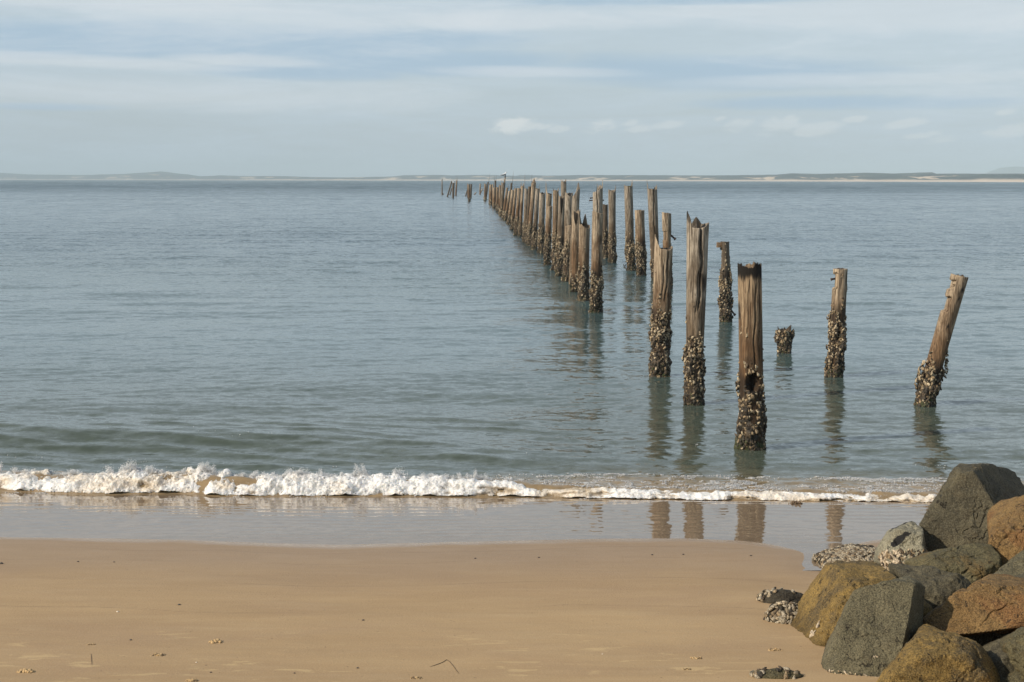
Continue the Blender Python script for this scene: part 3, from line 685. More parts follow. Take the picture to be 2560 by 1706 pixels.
r_, b_, D_, h_, l_ = pile(1577, 677, 1571, 466, 21.5, 20, 588, 'flat', .02, spikes=((10, 34, .27), (170, 50, .05)), hollow=.1, mat=WOODG, oyd=1.4, deco=1.2, bulge=((180, 30, .2, .2, .14),), label='tall pile with yellow lichen on its rounded top and a horn on the right', group=GR)
lich, t = material('yellow_lichen'); n1 = t.noise(t.co, 30, 4, .7); setb(t, t.mix(t.ramp(n1, .4, .6), (.07, .055, .02), (.30, .23, .05)), .9, n1, .02)
q1, q2 = np.meshgrid(np.linspace(-2.9, -.5, 40), np.linspace(0, 1, 26)); rr = .158 + .022 * fbm(P3(q1 * 4, q2 * 7), 3, 4) - .05 * sstep(.55, 1, q2); zz = h_ + .01 - q2 * (.30 + .14 * fbm(P3(q1 * 3, 1.), 2, 3))
mesh_np('lichen_patch', P3(l_ * zz / h_ + rr * np.cos(q1), rr * np.sin(q1), zz).reshape(-1, 3), gridf(26, 40), lich, r_)
pile(1530, 656, 1530, 476, 18.5, 18, 584, 'flat', .02, spikes=((5, 32, .28), (170, 50, .05), (-80, 50, -.1)), hollow=.1, mat=WOODG, oyd=1.5, deco=1.2, label='right row pile with a scooped top and one thin horn on its right', group=GR)
pile(1513, 646, 1512, 512, 15.5, 15, 572, 'flat', .02, oyd=1.3, mat=WOODD, label='short dark pile half hidden behind the forked tall pile', group=GR)
r_, b_, D_, h_, l_ = pile(1494, 735, 1494.5, 476, 25, 24, None, 'flat', .03, spikes=((-100, 10, .30), (0, 24, .27), (60, 40, .12)), hollow=.05, mat=WOODG, slant=.09, slant_a=0, cracks=((-100, 6, 4, 1.2, .04),), label='tall pile with two thin splinters, rising behind the nearest left row pile', group='tall piles inside the jetty')
for (a, b, c_, d_) in ((1482, 495, 1475, 496), (1483, 501, 1473, 502), (1506, 501, 1510, 501)): peg(r_, atd(a, b, D_) - b_, atd(c_, d_, D_) - b_, .02)
pile(1410, 610, 1409, 455, 13.5, 13, None, 'jag', .03, spikes=((180, 30, .1), (30, 40, .12)), mat=WOODG, y=84, label='pale pile with a knobbly top standing above the left row', group='tall piles inside the jetty')
# ---- left row, nearest first
pile(1488.5, 778, 1494, 532, 27, 26, 668, 'flat', .012, slant=.04, slant_a=math.pi, hollow=.03, oyd=1.3, deco=1.25, bulge=((-90, 100, .35, .3, .04),), stains_shade=((-30, 45, 2.0, 2.6, .4), (-60, 20, .9, 1.7, .4)), label='nearest pile of the left row, flat slanted top and a smooth shaft', group=GL)
pile(1457, 756, 1461, 561, 29, 25, 660, 'flat', .03, spikes=((165, 45, .5), (80, 26, .33), (0, 60, -.05), (-60, 60, -.12)), hollow=.3, oyd=1.5, deco=1.3, label='second pile of the left row with a deeply hollowed top and jagged back wall', group=GL)
pile(1437, 727, 1441, 529, 21, 19, 680, 'flat', .02, spikes=((-95, 38, -.55), (180, 30, .05), (0, 25, .06)), hollow=.4, oyd=1.2, deco=1.2, label='third pile of the left row, top opened in a V notch', group=GL)
pile(1417, 706, 1423.5, 565, 20, 20, 600, 'flat', .02, oyd=1.5, deco=1.4, label='short flat pile, fourth of the left row, in front of a tall silvery one', group=GL)
ROW = [
 # ub, vb, ut, vt, wt, wb, oyster v, kwargs, label
 (1430, 712, 1440.5, 481, 19, 18, None, dict(spikes=((60, 30, .3), (150, 40, -.1)), hollow=.1, mat=WOODG, slant=.15, slant_a=0), 'tall broad headed pile with a small central spike above the V notched pile'),
 (1418, 697, 1422.5, 484, 21, 19, None, dict(spikes=((175, 30, .3), (-80, 40, -.15)), hollow=.15, mat=WOODG), 'tall silvery pile behind the short flat fourth pile, spike at its left'),
 (1399, 689, 1404.5, 492, 17, 18, 590, dict(spikes=((-90, 34, -.75), (180, 30, .12), (0, 30, .15)), hollow=.6, mat=WOODG), 'sixth pile of the left row, split from the top in a long dark V'),
 (1387, 676, 1389.5, 478, 14.5, 15, 585, dict(spikes=((20, 30, .12), (160, 30, .12)), hollow=.1, cuts=((-90, 180, 3.55, 3.9, .02),)), 'seventh pile of the left row with a narrow collared head'),
 (1367, 663, 1373.5, 517, 14.5, 16, 575, dict(hollow=.02), 'eighth pile of the left row, short with a level top'),
 (1368, 655, 1372.5, 485, 15, 14, 580, dict(spikes=((180, 50, .45), (-60, 50, -.1)), hollow=.2), 'pile with a sloping shell shaped top behind the short level one'),
 (1352, 632, 1356, 483, 16, 15, 560, dict(spikes=((0, 26, .6), (170, 34, .45), (-90, 40, -.1)), hollow=.3, mat=WOODG), 'pale pile with a long shard standing up at its right edge'),
 (1335, 625, 1344, 473, 11, 12, 560, dict(spikes=((170, 30, .4),), hollow=.1, mat=WOODG), 'narrow pile with a hooked left corner, right of the round headed one'),
 (1322, 615, 1334.5, 458, 10.5, 12, 555, dict(spikes=((90, 60, .25),), hollow=.02), 'pile with a tall rounded head in the middle of the left row'),
 (1317, 610, 1324.5, 468, 8.5, 9, 555, dict(spikes=((0, 35, .75),), hollow=.2, mat=WOODD), 'dark half of a pale split pair, pointed to the right'),
 (1312, 607, 1316, 473, 10, 11, 553, dict(spikes=((180, 35, .9), (-30, 40, -.1)), hollow=.2, mat=WOODG), 'pale bright pile of the split pair, pointed to the left'),
 (1300, 592, 1306.5, 466, 7.5, 9, 545, dict(spikes=((60, 30, .2), (180, 30, .2)),), 'slender pile left of the split pair, ragged top'),
 (1290, 588, 1298, 472, 9.5, 10, 540, dict(spikes=((20, 30, .45),)), 'pile with a dark nub on its right shoulder, mid row'),
 (1280, 575, 1289.5, 472, 7, 9, 535, dict(spikes=((180, 30, .5),)), 'pile with a thin spike on its left shoulder, mid row'),
 (1272, 562, 1282, 476, 8, 9, 530, dict(), 'plain rounded pile below the thin spire'),
 (1263, 552, 1274.5, 478, 7, 8, 527, dict(), 'low plain pile left of the thin spire'),
 (1258, 547, 1268, 470, 6.5, 8, 522, dict(spikes=((0, 30, .6),)), 'curved horned pile right of the bird pile'),
 (1272, 545, 1279, 458, 5, 6, None, dict(spikes=((10, 34, 1.2), (180, 30, .2)), mat=WOODD), 'pile drawn out into a thin spire at its right'),
 (1253, 541, 1258.5, 458, 10, 9, 518, dict(spikes=((30, 60, 1.1), (180, 40, .3)), mat=WOODG), 'tapering pale pile carrying the white gull'),
 (1249, 536, 1250.5, 464, 6, 7, 513, dict(spikes=((180, 40, .3),)), 'pile just left of the gull pile with a nub on top'),
 (1243, 529, 1243.5, 469, 7, 7.5, 510, dict(spikes=((0, 30, .2),)), 'stout low pile in the last few of the closed row'),
 (1236, 521, 1235.5, 470, 6.5, 7.5, 505, dict(spikes=((180, 30, .15),)), 'last low pile closing the left row'),
 (1238, 519, 1238.5, 452, 4.5, 5.5, None, dict(spikes=((0, 30, .85), (180, 30, .75)), mat=WOODD), 'tall pile with a two pronged fork above the end of the row'),
 (1233, 518, 1232.2, 462, 3.4, 5, None, dict(spikes=((0, 40, 1.0),)), 'thin tapering pole at the end of the row'),
]
for (ub, vb, ut, vt, wt, wb, oy, kw, lab) in ROW:
    pile(ub, vb, ut, vt, wt, wb, oy, 'jag', .022, label=lab, group=GL, oyd=1.4, deco=1.25, **kw)
# ---- far end: broken clusters
FAR = [
 (1227, 512, 1227.5, 463, 8, 8.5, 500, dict(spikes=((150, 30, .4), (0, 30, .1))), 'thick dark pile just before the gap in the row'),
 (1223.5, 509, 1224, 472, 4, 5, None, dict(mat=WOODD), 'lower pile leaning on the thick dark pile before the gap'),
 (1212.6, 502, 1213.6, 461, 6, 6, 492, dict(spikes=((180, 40, .4),)), 'blunt pile beside a tall thin shard beyond the gap'),
 (1215, 497, 1220.3, 456, 3.6, 4.5, None, dict(spikes=((0, 60, 1.8),), mat=WOODD), 'tall thin shard leaning right beyond the gap'),
 (1199.8, 486, 1200.9, 460, 3.5, 3.5, None, dict(), 'thin upright pole with a leaning stick against it'),
 (1199.5, 487.3, 1206.5, 472, 2.6, 3, None, dict(), 'stick leaning right against the thin pole'),
 (1186, 487.3, 1190, 481.5, 3, 3.6, None, dict(), 'small slanting stub left of the thin pole'),
 (1173.3, 503.6, 1171.8, 462, 6.5, 5.5, 492, dict(spikes=((180, 40, .4), (0, 30, .5))), 'front pile of the tight dark pair'),
 (1177, 494.5, 1178, 461.5, 4.6, 4.5, None, dict(spikes=((0, 40, .3),), mat=WOODD), 'right hand pile of the tight dark pair'),
 (1169.5, 493.4, 1170, 464, 4, 4, None, dict(mat=WOODD), 'rear pile of the tight dark pair, on its left'),
 (1164, 491.4, 1168, 477, 3, 3.4, None, dict(mat=WOODD), 'short prop leaning in to the tight dark pair'),
 (1139.7, 489.4, 1141.7, 452, 4, 4.2, None, dict(spikes=((0, 34, 1.2), (180, 34, 1.1))), 'tall forked pile right of the raking props'),
 (1133, 495, 1133.5, 459, 6, 5, None, dict(mat=WOODD, spikes=((0, 30, .4),)), 'dark upright pile between the raking props and the forked pile'),
 (1124.4, 488.3, 1130, 471, 3, 3.2, None, dict(mat=WOODD), 'short inner raking prop'),
 (1118.2, 493, 1129.5, 454, 3.4, 4, None, dict(mat=WOODD), 'long raking prop leaning right'),
 (1108.5, 487.3, 1106.5, 483, 3, 3.4, None, dict(mat=WOODD), 'tiny stump at the foot of the outermost pole'),
 (1105.3, 486.8, 1105.3, 450, 2.8, 3.2, None, dict(mat=WOODG, spikes=((0, 60, .6),)), 'outermost thin pole, farthest left of all'),
]
for (ub, vb, ut, vt, wt, wb, oy, kw, lab) in FAR:
    pile(ub, vb, ut, vt, wt, wb, oy, 'jag', .05, label=lab, group=GF, oyd=1.2, **kw)
# ---- two sea birds
bird_m, t = material('white_feathers'); setb(t, t.mix(t.ramp(t.noise(t.co, 12, 2), .55, .6), (.8, .8, .78), (.72, .72, .70)), .8)
grey_m, t = material('grey_feathers'); setb(t, t.mix(t.noise(t.co, 20, 2), (.28, .30, .32), (.36, .38, .40)), .8)
beak_m, t = material('orange_beak'); setb(t, t.mix(t.noise(t.co, 40, 2), (.6, .25, .03), (.7, .32, .05)), .5)
def bird(p, s, yaw, label):
    root = empty('seagull', p, label, 'bird', 'gulls perched on piles'); root.rotation_euler = (0, 0, yaw); root.scale = (s, s, s)
    # body, neck and head lofted as one surface along a spine: (x, z, half width, half height)
    sp = [(-.30, .10, .004, .004), (-.24, .115, .03, .02), (-.15, .14, .06, .05), (-.04, .17, .085, .085), (.06, .20, .085, .09), (.12, .25, .06, .07), (.15, .31, .045, .045), (.17, .36, .045, .045), (.20, .375, .035, .035), (.225, .37, .012, .012)]
    V = []; n = 14
    for (x, z, a, b) in sp:
        for k in range(n):
            an = 2 * math.pi * k / n; V.append((x, a * math.cos(an), z + b * math.sin(an)))
    mesh_np('body', np.array(V), gridf(len(sp), n, True), bird_m, root)
    for s_ in (-1, 1):
        W = [(-.34, .02, .13, .004, .01), (-.2, .06, .155, .012, .03), (-.05, .085, .18, .015, .055), (.05, .08, .21, .012, .05), (.10, .06, .22, .003, .01)]
        V = []
        for (x, yy_, z, a, b) in W:
            for k in range(10):
                an = 2 * math.pi * k / 10; V.append((x, s_ * (yy_ + a * math.cos(an)), z + b * math.sin(an)))
        mesh_np('wing', np.array(V), gridf(5, 10, True), grey_m, root)
        V = []
        for z, r in ((.12, .012), (.05, .008), (.008, .008), (0, .02)):
            for k in range(6): V.append((.02 + r * math.cos(k * 1.047) + (.015 if z == 0 else 0), s_ * .03 + r * math.sin(k * 1.047), z))
        mesh_np('leg', np.array(V), gridf(4, 6, True), beak_m, root)
    V = []
    for x, r in ((.22, .014), (.25, .012), (.28, .008), (.295, .001)):
        for k in range(6): V.append((x, r * math.cos(k * 1.047), .368 + r * math.sin(k * 1.047) - (.01 if x > .27 else 0)))
    mesh_np('beak', np.array(V), gridf(4, 6, True), beak_m, root)
bp = atd(1259.8, 442.5, hit(1253, 541)[1]); bird(bp, 1.25, R(20), 'white gull perched on the tapering pale pile above the left row')
bp = atd(1134, 459.5, hit(1133, 495)[1]); bird(bp, 1.4, R(160), 'white gull perched on the far dark upright pile by the raking props')
# ------------------------------------------------------------------ the rock bank on the right
def rock_material(name, a, b, c_, speck=.5, dark=.3, rust=None, rustf=.0, patch=0.0, gs=1.0):
    m, t = material(name); co = t.co
    g = t.noise(co, 105 * gs, 3, .8); g2 = t.noise(co, 42 * gs, 4, .7); big = t.noise(co, 3.2, 5, .62, .6); mid = t.noise(co, 10, 5, .65)
    c = t.mix(t.ramp(big, .38, .62), a, b)
    c = t.mix(t.ramp(mid, .5, .68, 0, .7), c, c_)
    if rust: c = t.mix(t.math('MULTIPLY', t.ramp(t.noise(t.vmath('ADD', co, (5, 3, 8)), 2.3, 5, .6, .5), .60 - rustf * .3, .72 - rustf * .3), .9), c, rust)
    c = t.mix(t.ramp(g, .50, .62, 0, speck), c, tuple(min(.8, x * 1.7 + .01) for x in b))
    c = t.mix(t.ramp(g2, .56, .68, 0, speck * .8), c, tuple(min(.8, x * 1.6 + .01) for x in a))
    c = t.mix(t.ramp(g, .48, .38, 0, .75), c, tuple(x * .28 for x in a))
    c = t.mix(t.ramp(g2, .42, .32, 0, dark * 2), c, (.02, .018, .014))
    c = t.mix(t.ramp(t.noise(t.vmath('ADD', co, (1, 9, 4)), 6, 5, .7), .62, .70, 0, dark), c, (.03, .027, .022))
    if patch: c = t.mix(t.ramp(t.noise(t.vmath('ADD', co, (7, 2, 1)), 4.5, 3, .5, .3), .66 - patch * .2, .68 - patch * .2), c, (.014, .014, .014))
    vo = t.n('ShaderNodeTexVoronoi', feature='DISTANCE_TO_EDGE'); wv = t.vmath('MULTIPLY', t.noise(co, 5, 4, .6, 0, 'Color'), (.45, .45, .45))
    t.l(t.vmath('ADD', t.scale(co, (1, 1, .7)), wv), vo.inputs['Vector']); vo.inputs['Scale'].default_value = 1.5
    crk = t.math('MULTIPLY', t.ramp(vo.outputs[0], .014, .004), t.ramp(mid, .50, .60))
    c = t.mix(t.math('MULTIPLY', crk, .8), c, (.012, .010, .008))
    pz = t.n('ShaderNodeSeparateXYZ'); t.l(t.n('ShaderNodeNewGeometry').outputs['Position'], pz.inputs[0])
    tide = t.ramp(t.math('ADD', pz.outputs[2], t.math('MULTIPLY', mid, .25)), .72, .58, 0, .55)
    c = t.mix(tide, c, tuple(x * .38 for x in a))
    hb = t.math('ADD', t.math('MULTIPLY', g, .35), t.math('ADD', t.math('MULTIPLY', g2, .6), t.math('SUBTRACT', t.math('MULTIPLY', mid, 1.6), t.math('MULTIPLY', crk, .8))))
    setb(t, c, .82, hb, .022, .85, .28)
    return m
GREY = rock_material('grey_granite', (.078, .070, .042), (.130, .116, .070), (.092, .076, .044))
DGREY = rock_material('dark_granite', (.058, .052, .034), (.102, .090, .056), (.068, .056, .034))
OLIVE = rock_material('olive_granite', (.068, .060, .033), (.110, .096, .050), (.088, .068, .032), rust=(.13, .085, .03), rustf=.25)
OCHRE = rock_material('ochre_stained_granite', (.150, .100, .032), (.225, .150, .046), (.090, .064, .028), rust=(.070, .054, .030), rustf=.42, dark=.45)
RUST = rock_material('rust_stained_granite', (.140, .084, .032), (.205, .130, .050), (.085, .052, .024), rust=(.15, .072, .026), rustf=.45, dark=.45)
PALE = rock_material('pale_granite', (.19, .18, .13), (.26, .245, .18), (.13, .125, .09), patch=.55)
RR = np.random.RandomState(99)
def rock(outline, y, thick, mat, label, facets=(), sharp=16, seed=1, rough=1.0, back=None, name='granite_boulder', group='boulders of the rock bank', cat='boulder', fine=True, tiltr=.35, centre=None, chips=15, dv=0):
    pts = np.array(outline, float) + np.array([0, dv])
    if centre is not None: centre = (centre[0], centre[1] + dv)
    cu, cv = (pts.mean(0) if centre is None else centre)
    O = atd(cu, cv, y); s = y / F / (-(CT[1]) if False else 1.0)
    dist = np.dot(O - np.array([0, 0, CAMH]), -CT)
    sc = dist / F
    P2 = np.stack([(pts[:, 0] - cu) * sc, -(pts[:, 1] - cv) * sc], 1)
    rng = np.random.RandomState(seed); planes = []
    area = 0
    for i in range(len(P2)):
        a, b = P2[i], P2[(i + 1) % len(P2)]; area += a[0] * b[1] - a[1] * b[0]
    sg = 1 if area > 0 else -1
    for i in range(len(P2)):
        a, b = P2[i], P2[(i + 1) % len(P2)]; e = b - a; L = np.linalg.norm(e)
        if L < 1e-6: continue
        n2 = np.array([e[1], -e[0]]) / L * sg; dd = np.dot(n2, a)
        al = rng.uniform(-tiltr, tiltr)
        n3 = np.array([n2[0] * math.cos(al), n2[1] * math.cos(al), math.sin(al)]); planes.append((n3, max(.02, dd * math.cos(al))))
    for fc3 in facets:
        if len(fc3) == 3:
            p3 = [np.array([(u_ - cu) * sc, -(v_ + dv - cv) * sc, d_z]) for u_, v_, d_z in fc3]
            n3 = np.cross(p3[1] - p3[0], p3[2] - p3[0]); n3 /= np.linalg.norm(n3); n3 = n3 * (1 if np.dot(n3, p3[0]) > 0 else -1)
            planes.append((n3, max(.04, np.dot(n3, p3[0])))); continue
        fu, fv, dz, nx, ny, nz = fc3
        n3 = np.array([nx, ny, nz], float); n3 /= np.linalg.norm(n3)
        p = np.array([(fu - cu) * sc, -(fv + dv - cv) * sc, dz]); planes.append((n3, max(.03, np.dot(n3, p))))
    planes.append((np.array([0, 0, 1.0]), thick)); planes.append((np.array([0, 0, -1.0]), back or thick * 1.7))
    for k in range(chips):
        n3 = rng.normal(0, 1, 3); n3[2] = abs(n3[2]) + .25; n3 /= np.linalg.norm(n3)
        ext = (P2 @ n3[:2]).max() * .93 + n3[2] * thick * .62; planes.append((n3, max(.05, ext)))
    for k in range(5):
        n3 = rng.normal(0, 1, 3); n3[2] = -abs(n3[2]) - .3; n3 /= np.linalg.norm(n3); ext = np.abs(P2 @ n3[:2]).max(); planes.append((n3, max(.05, 1.0 * (ext + abs(n3[2]) * thick))))
    S, SF = (I6, I6F) if fine else (I5, I5F)
    acc = np.zeros(len(S)); sharp = sharp * 3.2
    for n3, dd in planes: acc += np.clip(S @ n3 / dd, 0, None) ** sharp
    r = acc ** (-1.0 / sharp)
    r *= (len(planes) ** 0)
    V = S * r[:, None]
    q = V + seed * 3.1
    d_ = .030 * fbm(q * 3.2, 3, seed) + .020 * fbm(q * 9, 3, seed + 1) + .009 * fbm(q * 30, 3, seed + 2) + .02 * np.round(2.2 * fbm(q * 4.5, 2, seed + 8)) / 2.2
    ridg = 1 - np.abs(fbm(q * 5.5, 3, seed + 5)); d_ += -.016 * sstep(.95, 1.0, ridg)
    V = V + S * (d_ * rough)[:, None]
    Wd = V[:, 0:1] * CR + V[:, 1:2] * CU + V[:, 2:3] * CT
    o = mesh_np(name, Wd, SF, mat, smooth=False); o.location = O
    tag(o, label, cat, group)
    o['_'] = 0; del o['_']
    return o, O, Wd + O
_o, _O, K1 = rock([(2398, 1173), (2422, 1171), (2505, 1156), (2560, 1158), (2650, 1180), (2700, 1300), (2640, 1430), (2460, 1440), (2315, 1430), (2298, 1330), (2302, 1308), (2345, 1240)], 12.3, .55, DGREY,
     'biggest dark grey boulder at the back with a sharp crest, its right side in shade', facets=(((2421, 1172, .12), (2487, 1300, .34), (2310, 1340, .10)), ((2421, 1172, .12), (2487, 1300, .34), (2600, 1185, -.75))), sharp=26, seed=3, centre=(2440, 1305), back=1.4, chips=3)
rock([(2500, 1268), (2535, 1262), (2560, 1246), (2650, 1250), (2680, 1420), (2560, 1480), (2500, 1450), (2480, 1400), (2471, 1325), (2483, 1292)], 11.0, .38, RUST,
     'rust red rounded boulder leaning against the biggest dark grey one', facets=((2515, 1330, .20, -.6, .15, .75),), sharp=12, seed=4, dv=36)
_o, _O, K3 = rock([(2232, 1322), (2262, 1311), (2300, 1314), (2312, 1345), (2320, 1420), (2290, 1450), (2225, 1430), (2205, 1400), (2214, 1350)], 12.1, .25, PALE,
     'small pale boulder with black patches at the foot of the dark crest boulder', facets=((2250, 1360, .16, -.5, .3, .8),), sharp=12, seed=5, fine=False)
rock([(2300, 1425), (2309, 1397), (2342, 1383), (2400, 1361), (2450, 1356), (2478, 1362), (2500, 1440), (2490, 1500), (2400, 1520), (2325, 1480)], 10.9, .30, OLIVE,
     'mid sized olive grey boulder wedged in the middle of the heap', facets=((2400, 1370, .05, -.1, .9, .5),), sharp=11, seed=6)
rock([(2480, 1444), (2530, 1402), (2560, 1382), (2650, 1365), (2700, 1450), (2640, 1520), (2500, 1510)], 10.5, .26, GREY,
     'grey green boulder just below the rust red one at the right margin', facets=((2540, 1400, .05, -.35, .8, .5),), sharp=11, seed=7, fine=False)
_o, _O, K6 = rock([(2102, 1446), (2150, 1413), (2200, 1408), (2262, 1420), (2330, 1480), (2330, 1600), (2200, 1800), (2080, 1880), (2020, 1860), (2000, 1760), (1996, 1640), (2016, 1565), (2058, 1500)], 10.0, .42, OCHRE,
     'big mustard yellow boulder at the left edge of the heap, shells along its foot', facets=((2060, 1560, .24, -.75, .25, .6), (2150, 1440, .08, -.1, .9, .45), (2165, 1412, -.1, 0, 1, .1)), sharp=16, seed=8, centre=(2150, 1570), dv=44)
_o, _O, K7 = rock([(2145, 1458), (2200, 1441), (2290, 1443), (2355, 1482), (2352, 1530), (2330, 1620), (2270, 1720), (2210, 1800), (2110, 1800), (2040, 1720), (2055, 1645), (2098, 1550)], 9.35, .36, GREY,
     'smooth slab sided grey boulder in front, tilted to the left', facets=(((2285, 1448, .02), (2200, 1680, .36), (2060, 1640, .16)), ((2285, 1448, .02), (2200, 1700, .36), (2355, 1540, -.30))), sharp=22, seed=9, centre=(2190, 1590), rough=.55, chips=7, dv=12)
rock([(2303, 1562), (2330, 1508), (2372, 1478), (2450, 1452), (2560, 1440), (2700, 1450), (2720, 1560), (2560, 1580), (2450, 1600), (2390, 1572)], 9.55, .34, RUST,
     'long orange brown boulder overhanging a dark gap', facets=(((2310, 1562, .12), (2560, 1512, .36), (2420, 1452, -.02)), ((2310, 1562, .12), (2560, 1512, .36), (2450, 1600, -.34))), sharp=16, seed=10, dv=24)
_o, _O, K9 = rock([(2150, 1740), (2205, 1645), (2255, 1585), (2310, 1560), (2400, 1560), (2470, 1580), (2535, 1645), (2580, 1730), (2580, 1840), (2400, 1900), (2170, 1880)], 8.75, .40, OCHRE,
     'large rounded ochre boulder filling the bottom of the heap', facets=(((2440, 1575, .02), (2520, 1780, .36), (2585, 1680, -.30)),), sharp=8, seed=11, dv=38)
rock([(2545, 1590), (2527, 1615), (2529, 1645), (2545, 1690), (2580, 1740), (2680, 1760), (2720, 1640), (2640, 1560), (2570, 1568)], 8.7, .25, OLIVE,
     'bottom right corner boulder, knobbly and only partly in view', sharp=10, seed=12, rough=1.4, fine=False)
# the dark core stones that close the gaps deep in the heap
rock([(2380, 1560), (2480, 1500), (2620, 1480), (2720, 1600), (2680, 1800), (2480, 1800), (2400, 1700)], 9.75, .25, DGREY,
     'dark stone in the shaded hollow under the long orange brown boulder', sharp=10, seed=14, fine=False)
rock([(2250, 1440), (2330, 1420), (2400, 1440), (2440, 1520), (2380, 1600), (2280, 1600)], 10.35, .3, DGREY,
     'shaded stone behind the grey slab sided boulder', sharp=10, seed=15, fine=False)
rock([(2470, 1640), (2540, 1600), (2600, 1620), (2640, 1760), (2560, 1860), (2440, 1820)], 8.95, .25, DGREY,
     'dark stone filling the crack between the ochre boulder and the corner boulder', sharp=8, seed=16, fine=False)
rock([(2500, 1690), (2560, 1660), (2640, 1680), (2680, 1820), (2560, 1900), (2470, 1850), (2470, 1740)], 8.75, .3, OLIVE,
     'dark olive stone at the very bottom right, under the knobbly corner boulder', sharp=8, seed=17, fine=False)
# low reef stones half buried in the sand
REEF = rock_material('crusted_reef_stone', (.06, .05, .035), (.10, .085, .055), (.035, .03, .024), speck=.4)
def lowrock(cu, cv, ru, hv, label, seed, mat, oys=0, tilt=0.0, depthr=.8, dz=.0, patchy=0.0, pale=.74, name='reef_stone'):
    z = 0.25
    for _ in range(6): c = hit(cu, cv, z); z = float(sand_z(np.array([c[0]]), np.array([c[1]]))[0])
    c = hit(cu, cv, z); sc = c[1] / F; rx = ru * sc; rz = hv * sc; ry = rx * depthr
    V = I5.copy(); n_ = fbm(V * 1.6 + seed, 3, seed); V = V * (1 + .28 * n_[:, None] + .06 * fbm(V * 7, 3, seed + 3)[:, None])
    V = V * np.array([rx, ry, rz]); V[:, 2] += tilt * V[:, 0]; V[:, 2] -= rz * .12
    root = empty(name, (c[0], c[1] + ry * .4, z + dz), label, 'rock', 'low shell crusted stones on the sand')
    mesh_np('stone', V, I5F, mat, root)
    if oys:
        rng = np.random.RandomState(seed); nn_ = np.stack([V[:, 0] / rx ** 2, V[:, 1] / ry ** 2, V[:, 2] / rz ** 2], 1); nn_ /= np.linalg.norm(nn_, axis=1, keepdims=True)
        ok = np.where((V[:, 2] > -.1 * rz))[0]; cl = fbm(V[ok] * 5, 2, seed + 2); ok = ok[cl > (patchy - .8)]
        pick = rng.choice(ok, min(oys, len(ok)), replace=False)
        # keep the shells apart
        keep = []; 
        for i in pick:
            if all(np.sum((V[i] - V[j]) ** 2) > .022 ** 2 for j in keep): keep.append(i)
        keep = np.array(keep); n = len(keep)
        col = shell_cols(n, rng, np.full(n, .12)) * pale
        col[rng.rand(n) < .38] = np.array([.52, .45, .33]) * pale
        Vs, Fs = scatter(SHV, SHF, V[keep] + nn_[keep] * .006, nn_[keep] + rng.normal(0, .25, (n, 3)), rng.uniform(.018, .032, n), rng.normal(.5, .7, n), rng)
        mesh_np('oyster_crust', Vs, Fs, shell_m, root, attrs={'Col': np.repeat(np.clip(col, 0, .7), len(SHV), 0)}, smooth=False)
    return root
lowrock(2132, 1420, 98, 36, 'long low reef stone thick with oysters between sand and pale boulder', 21, REEF, 1800, tilt=.16, depthr=1.0, patchy=.2)
lowrock(1957, 1506, 62, 27, 'flat black and grey stone on the sand, the upper of two small ones', 22, REEF, 60, depthr=.6, patchy=.8)
lowrock(1968, 1556, 54, 50, 'small mound of white oyster shells on the sand beside the yellow boulder', 23, REEF, 900, depthr=.7, patchy=.1)
lowrock(1945, 1694, 66, 20, 'thin crusted stone barely out of the sand at the bottom edge', 24, OLIVE, 30, depthr=.45, patchy=.9)
# shells growing on the big boulders
def shells_on(VW, O, test, n, label, seed, size=(.014, .03), pale=.55, dens=.1):
    rng = np.random.RandomState(seed); dv = VW - np.array([0, 0, CAMH]); k = -(dv @ CT)
    U = 1280 + F * (dv @ CR) / k; Vv = 853 - F * (dv @ CU) / k
    nr = VW - VW.mean(0); nr /= np.linalg.norm(nr, axis=1, keepdims=True)
    ok = np.where(test(U, Vv) & (nr @ CT > -.1) & (fbm(VW * 9, 2, seed) > dens))[0]
    if len(ok) == 0: return
    pick = rng.choice(ok, min(n, len(ok)), replace=False); keep = []
    for i in pick:
        if all(np.sum((VW[i] - VW[j]) ** 2) > (size[0] * 1.1) ** 2 for j in keep): keep.append(i)
    keep = np.array(keep); m = len(keep); col = shell_cols(m, rng, np.full(m, .2)); col[rng.rand(m) < pale] = (.55, .46, .34)
    Vs, Fs = scatter(SHV, SHF, VW[keep] + nr[keep] * .004 - O, nr[keep] + rng.normal(0, .3, (m, 3)), rng.uniform(*size, m), rng.normal(.3, .7, m), rng)
    return Vs, Fs, np.repeat(np.clip(col, 0, .7), len(SHV), 0)
def shell_part(ro, VW, *sets):
    O = np.array(ro.location)
    for s in sets:
        r_ = shells_on(VW, O, *s[:1], s[1], '', s[2], **(s[3] if len(s) > 3 else {}))
        if r_: mesh_np('oyster_patch', r_[0], r_[1], shell_m, ro, attrs={'Col': r_[2]}, smooth=False)
byl = {o.get('label', '')[:12]: o for o in COL.objects if o.get('label')}
shell_part(byl['big mustard '], K6, (lambda u, v: (u < 1998) & (v > 1590) & (v < 1650), 260, 31, dict(dens=-.3)), (lambda u, v: (u > 1985) & (u < 2050) & (v > 1525) & (v < 1700), 60, 32, dict(dens=.15)),
           (lambda u, v: (u > 1990) & (u < 2110) & (v > 1670), 420, 33, dict(size=(.008, .016), pale=.2, dens=-.1)), (lambda u, v: (u > 2085) & (u < 2140) & (v < 1432), 14, 34, dict(dens=-.4)))
shell_part(byl['smooth slab '], K7, (lambda u, v: (v > 1672 + .12 * (u - 2050)) & (u < 2230), 700, 35, dict(size=(.007, .014), pale=.3, dens=-.25)), (lambda u, v: (v > 1640) & (u > 2150) & (u < 2260), 160, 36, dict(size=(.006, .012), pale=.1, dens=.1)))
